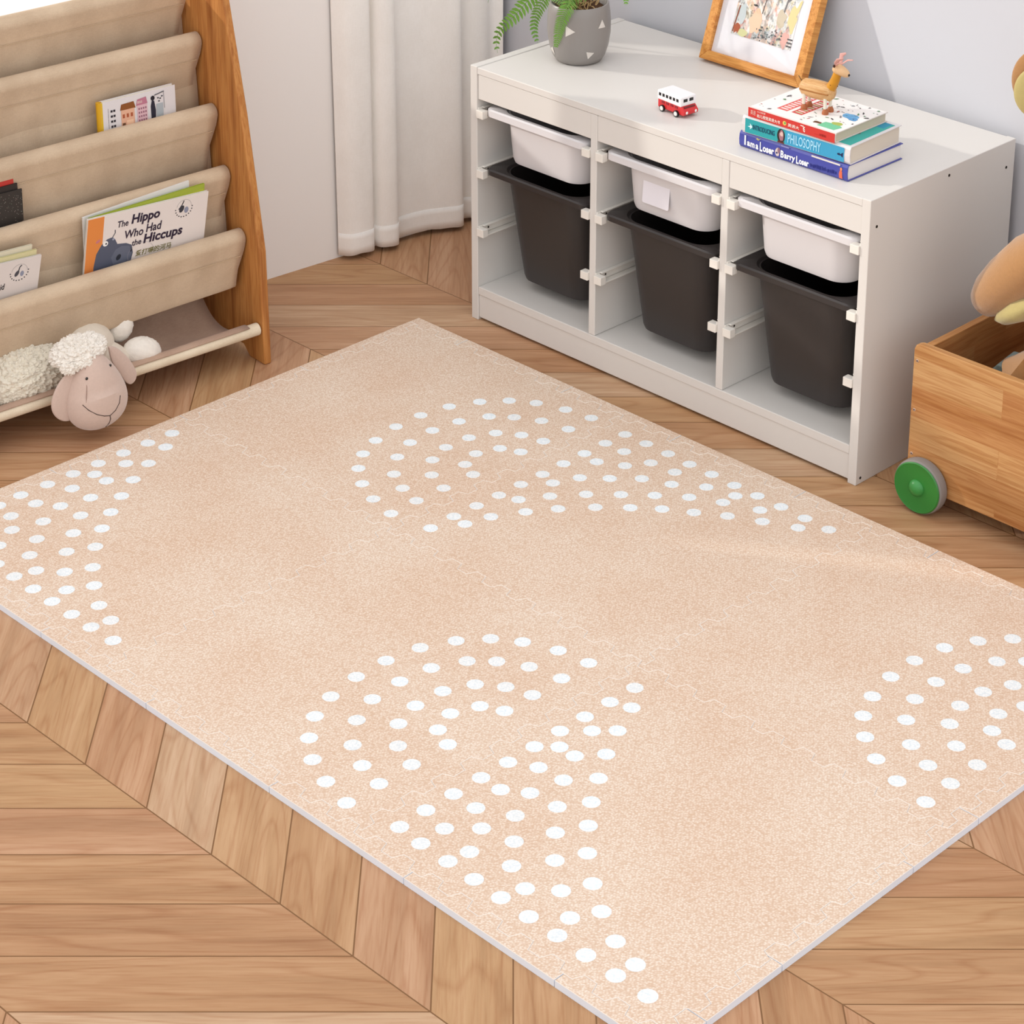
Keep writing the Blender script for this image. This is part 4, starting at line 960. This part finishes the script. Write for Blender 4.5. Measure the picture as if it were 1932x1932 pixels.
for s in (-1, 1):
    x0 = .036 if s < 0 else .040
    bm = BM()
    tube(bm, [(x0, s*.004, .091), (x0-.003+(.006 if s < 0 else 0), s*.010, .101), (x0+(.010 if s < 0 else -.004), s*.014, .109), (x0+(.020 if s < 0 else .004), s*.015, .113)], [.0024, .0036, .0042, .0018], 8, flatten=.5)
    tube(bm, [(x0+.001, s*.006, .094), (x0+.010, s*.012, .102), (x0+.021, s*.012, .1045)], [.0022, .003, .0014], 8, flatten=.5)
    obj('antler', bm, pink, hd)
    bm = BM(); ball(bm, (x0-.001, s*.0085, .093), (.002, .0045, .003), RX(s*.5), u=12, v=8); obj('ear', bm, flat('4a2c22', .6), hd)
for x in (-.025, .020):
    for s in (-1, 1):
        bm = BM(); tube(bm, [(x, s*.009, .028), (x, s*.009, .004)], [.0035, .0028], 12); lg = obj('leg', bm, flat('e2dccc', .5), deer)
        bm = BM(); lathe(bm, [(.0062, 0), (.0062, .004), (.0035, .010)], 14, M=T(x+.001, s*.009, -.002)); obj('hoof', bm, flat('a8613a', .5), lg)
bm = BM(); tube(bm, [(-.036, 0, .046), (-.044, 0, .056)], [.001, .0008], 6); obj('tail', bm, flat('6a4a2c', .7), deer)

# ------------------------------------------------------------------ wooden toy wagon (cabinet axes, origin at its near-left base corner)
WGA, WGB = 1.110, .020
wag = thing('toy_wagon', 'open wooden toy chest on green wheels beside the cabinet', 'toy chest', CAB @ T(WGA, WGB, 0))
WW, WD, WZB, WZT = .62, .36, .040, .316
bm = BM(); pts = [(0, WZB), (WW, WZB), (WW, WZT-.012), (WW-.003, WZT-.003), (WW-.012, WZT), (.012, WZT), (.0035, WZT-.0035), (0, WZT-.012)]
prism(bm, pts, -.014, 0); obj('front_panel', bm, M_wagX, wag, RX(PI/2), bevel=.0018)
bm = BM(); prism(bm, pts, -.014, 0); obj('back_panel', bm, M_wagX, wag, T(0, WD-.014, 0) @ RX(PI/2), bevel=.0018)
for x in (.002, WW-.016):
    bm = BM(); box(bm, x, x+.014, .0143, WD-.0143, WZB+.006, WZT-.012); obj('side_panel', bm, M_wagY, wag, bevel=.0015)
bm = BM(); box(bm, .0165, WW-.0165, .0145, WD-.0145, WZB+.008, WZB+.017); obj('bottom_panel', bm, M_wagX, wag)
for x in (.008,):
    for z in (.283, .187, .10):
        bm = BM(); lathe(bm, [(.0032, 0), (.0026, .0006)], 14, M=T(x, 0, z) @ RX(PI/2)); s_ = obj('screw', bm, flat('b9a090', .4, metal=.5), wag)
        bm = BM(); lathe(bm, [(.0012, .0006), (.0012, .0009)], 8, M=T(x, 0, z) @ RX(PI/2)); obj('screw_slot', bm, M_hole, s_)
for x in (.041, WW-.041):
    for s, y in ((-1, -.001), (1, WD+.001)):
        R = .052
        Mw = T(x, y, R+.0005) @ RX(-s*PI/2)
        bm = BM(); lathe(bm, [(R-.006, .0005), (R-.001, .003), (R, .007), (R, .016), (R-.001, .020), (R-.004, .022)], 56, M=Mw); wh = obj('wheel', bm, flat('87807c', .7, bump=.2, bscale=200), wag)
        bm = BM(); lathe(bm, [(R-.0045, .0215), (R-.003, .0235), (R-.005, .0255), (R-.0075, .0245), (.0002, .0245)], 56, M=Mw, caps=(True, True)); fc = obj('wheel_face', bm, flat('2c7a30', .35, .5), wh)
        bm = BM(); lathe(bm, [(.016, .0242), (.0145, .028), (.010, .0315), (.005, .033), (.0003, .0335)], 32, M=Mw); obj('wheel_cap', bm, flat('35883f', .35, .5), fc)
# grey-green box and plush dog in the wagon
bxm = CAB @ T(WGA+.105, WGB+.215, .058) @ RZ(.15)
bm = BM(); prism(bm, [(-.06, 0), (.05, 0), (.05, .195), (-.035, .195), (-.06, .165)], 0, .07, M=RX(PI/2))
tag(obj('toy_block', bm, flat('83938f', .45, .4), M=bxm, bevel=.003), 'grey-green plastic toy block lying inside the wooden chest', 'toy block')
M_pl = flat('ab7e50', .92, .08, bump=.6, bscale=500, sheen=.5, name='brown_plush', var=.08); M_ply = flat('b9aa70', .92, .08, bump=.3, bscale=500, sheen=.4, name='yellow_plush', var=.06); M_plc = flat('d2a97c', .92, .08, bump=.3, bscale=500, sheen=.4, name='tan_plush')
dog = thing('plush_animal', 'large brown plush animal with yellow-lined ears sitting in the wooden chest', 'plush toy', CAB @ T(WGA+.24, WGB+.18, .058))
def D(a, b, z): return (a-WGA-.24, b-WGB-.18, z-.058)
bm = BM(); tube(bm, [D(1.36, .20, .075), D(1.36, .20, .12), D(1.36, .20, .22), D(1.37, .20, .34), D(1.38, .20, .46), D(1.39, .2, .52)], [.05, .10, .125, .115, .085, .05], 32); obj('body', bm, M_pl, dog)
bm = BM(); tube(bm, [D(1.30, .17, .20), D(1.262, .15, .245), D(1.243, .14, .272), D(1.23, .14, .265)], [.03, .062, .055, .02], 24); obj('leg', bm, M_pl, dog)
bm = BM(); ball(bm, D(1.268, .105, .225), (.055, .04, .026), u=32, v=20); obj('sole', bm, M_plc, dog)
bm = BM(); tube(bm, [D(1.400, .17, .62), D(1.33, .16, .54), D(1.255, .15, .475), D(1.215, .15, .430), D(1.185, .15, .395), D(1.166, .15, .375), D(1.158, .15, .367)], [.03, .058, .066, .062, .054, .040, .016], 28, flatten=.8); obj('ear', bm, M_pl, dog)
bm = BM(); tube(bm, [D(1.31, .13, .437), D(1.255, .13, .395), D(1.222, .135, .370), D(1.198, .14, .352)], [.02, .038, .029, .008], 20, flatten=.6); obj('ear_lining', bm, M_ply, dog)
bm = BM(); ball(bm, D(1.42, .19, .66), (.145, .12, .125), u=40, v=28); obj('head', bm, M_pl, dog)
EMx = Matrix.Translation(D(1.225, .16, .792)) @ RZ(.75)
bm = BM(); ball(bm, (0, 0, 0), (.050, .014, .060), EMx @ Matrix.Identity(4) if False else None, u=28, v=20)
obj('ear', bm, M_pl, dog, Matrix.Translation(D(1.230, .17, .795)) @ RZ(.6) @ RY(-.25))
bm = BM(); ball(bm, (0, 0, 0), (.042, .009, .048), u=28, v=20); obj('ear_lining', bm, M_ply, dog, Matrix.Translation(D(1.236, .155, .780)) @ RZ(.6) @ RY(-.25))

fd = Vector((.713, -.701, 0)); sd_ = Vector((.701, .713, 0)); hc = Vector(D(1.42, .19, .66))
bm = BM(); ball(bm, hc+fd*.115+Vector((0, 0, -.035)), (.06, .05, .045), u=32, v=20); obj('muzzle', bm, M_plc, dog)
bm = BM(); ball(bm, hc+fd*.165+Vector((0, 0, -.018)), (.014, .012, .010), u=16, v=10); obj('nose', bm, flat('2a1c18', .4), dog)
for k in (-1, 1):
    bm = BM(); ball(bm, hc+fd*.112+sd_*k*.05+Vector((0, 0, .025)), .009, u=16, v=10); obj('eye', bm, flat('15100e', .2, .6), dog)
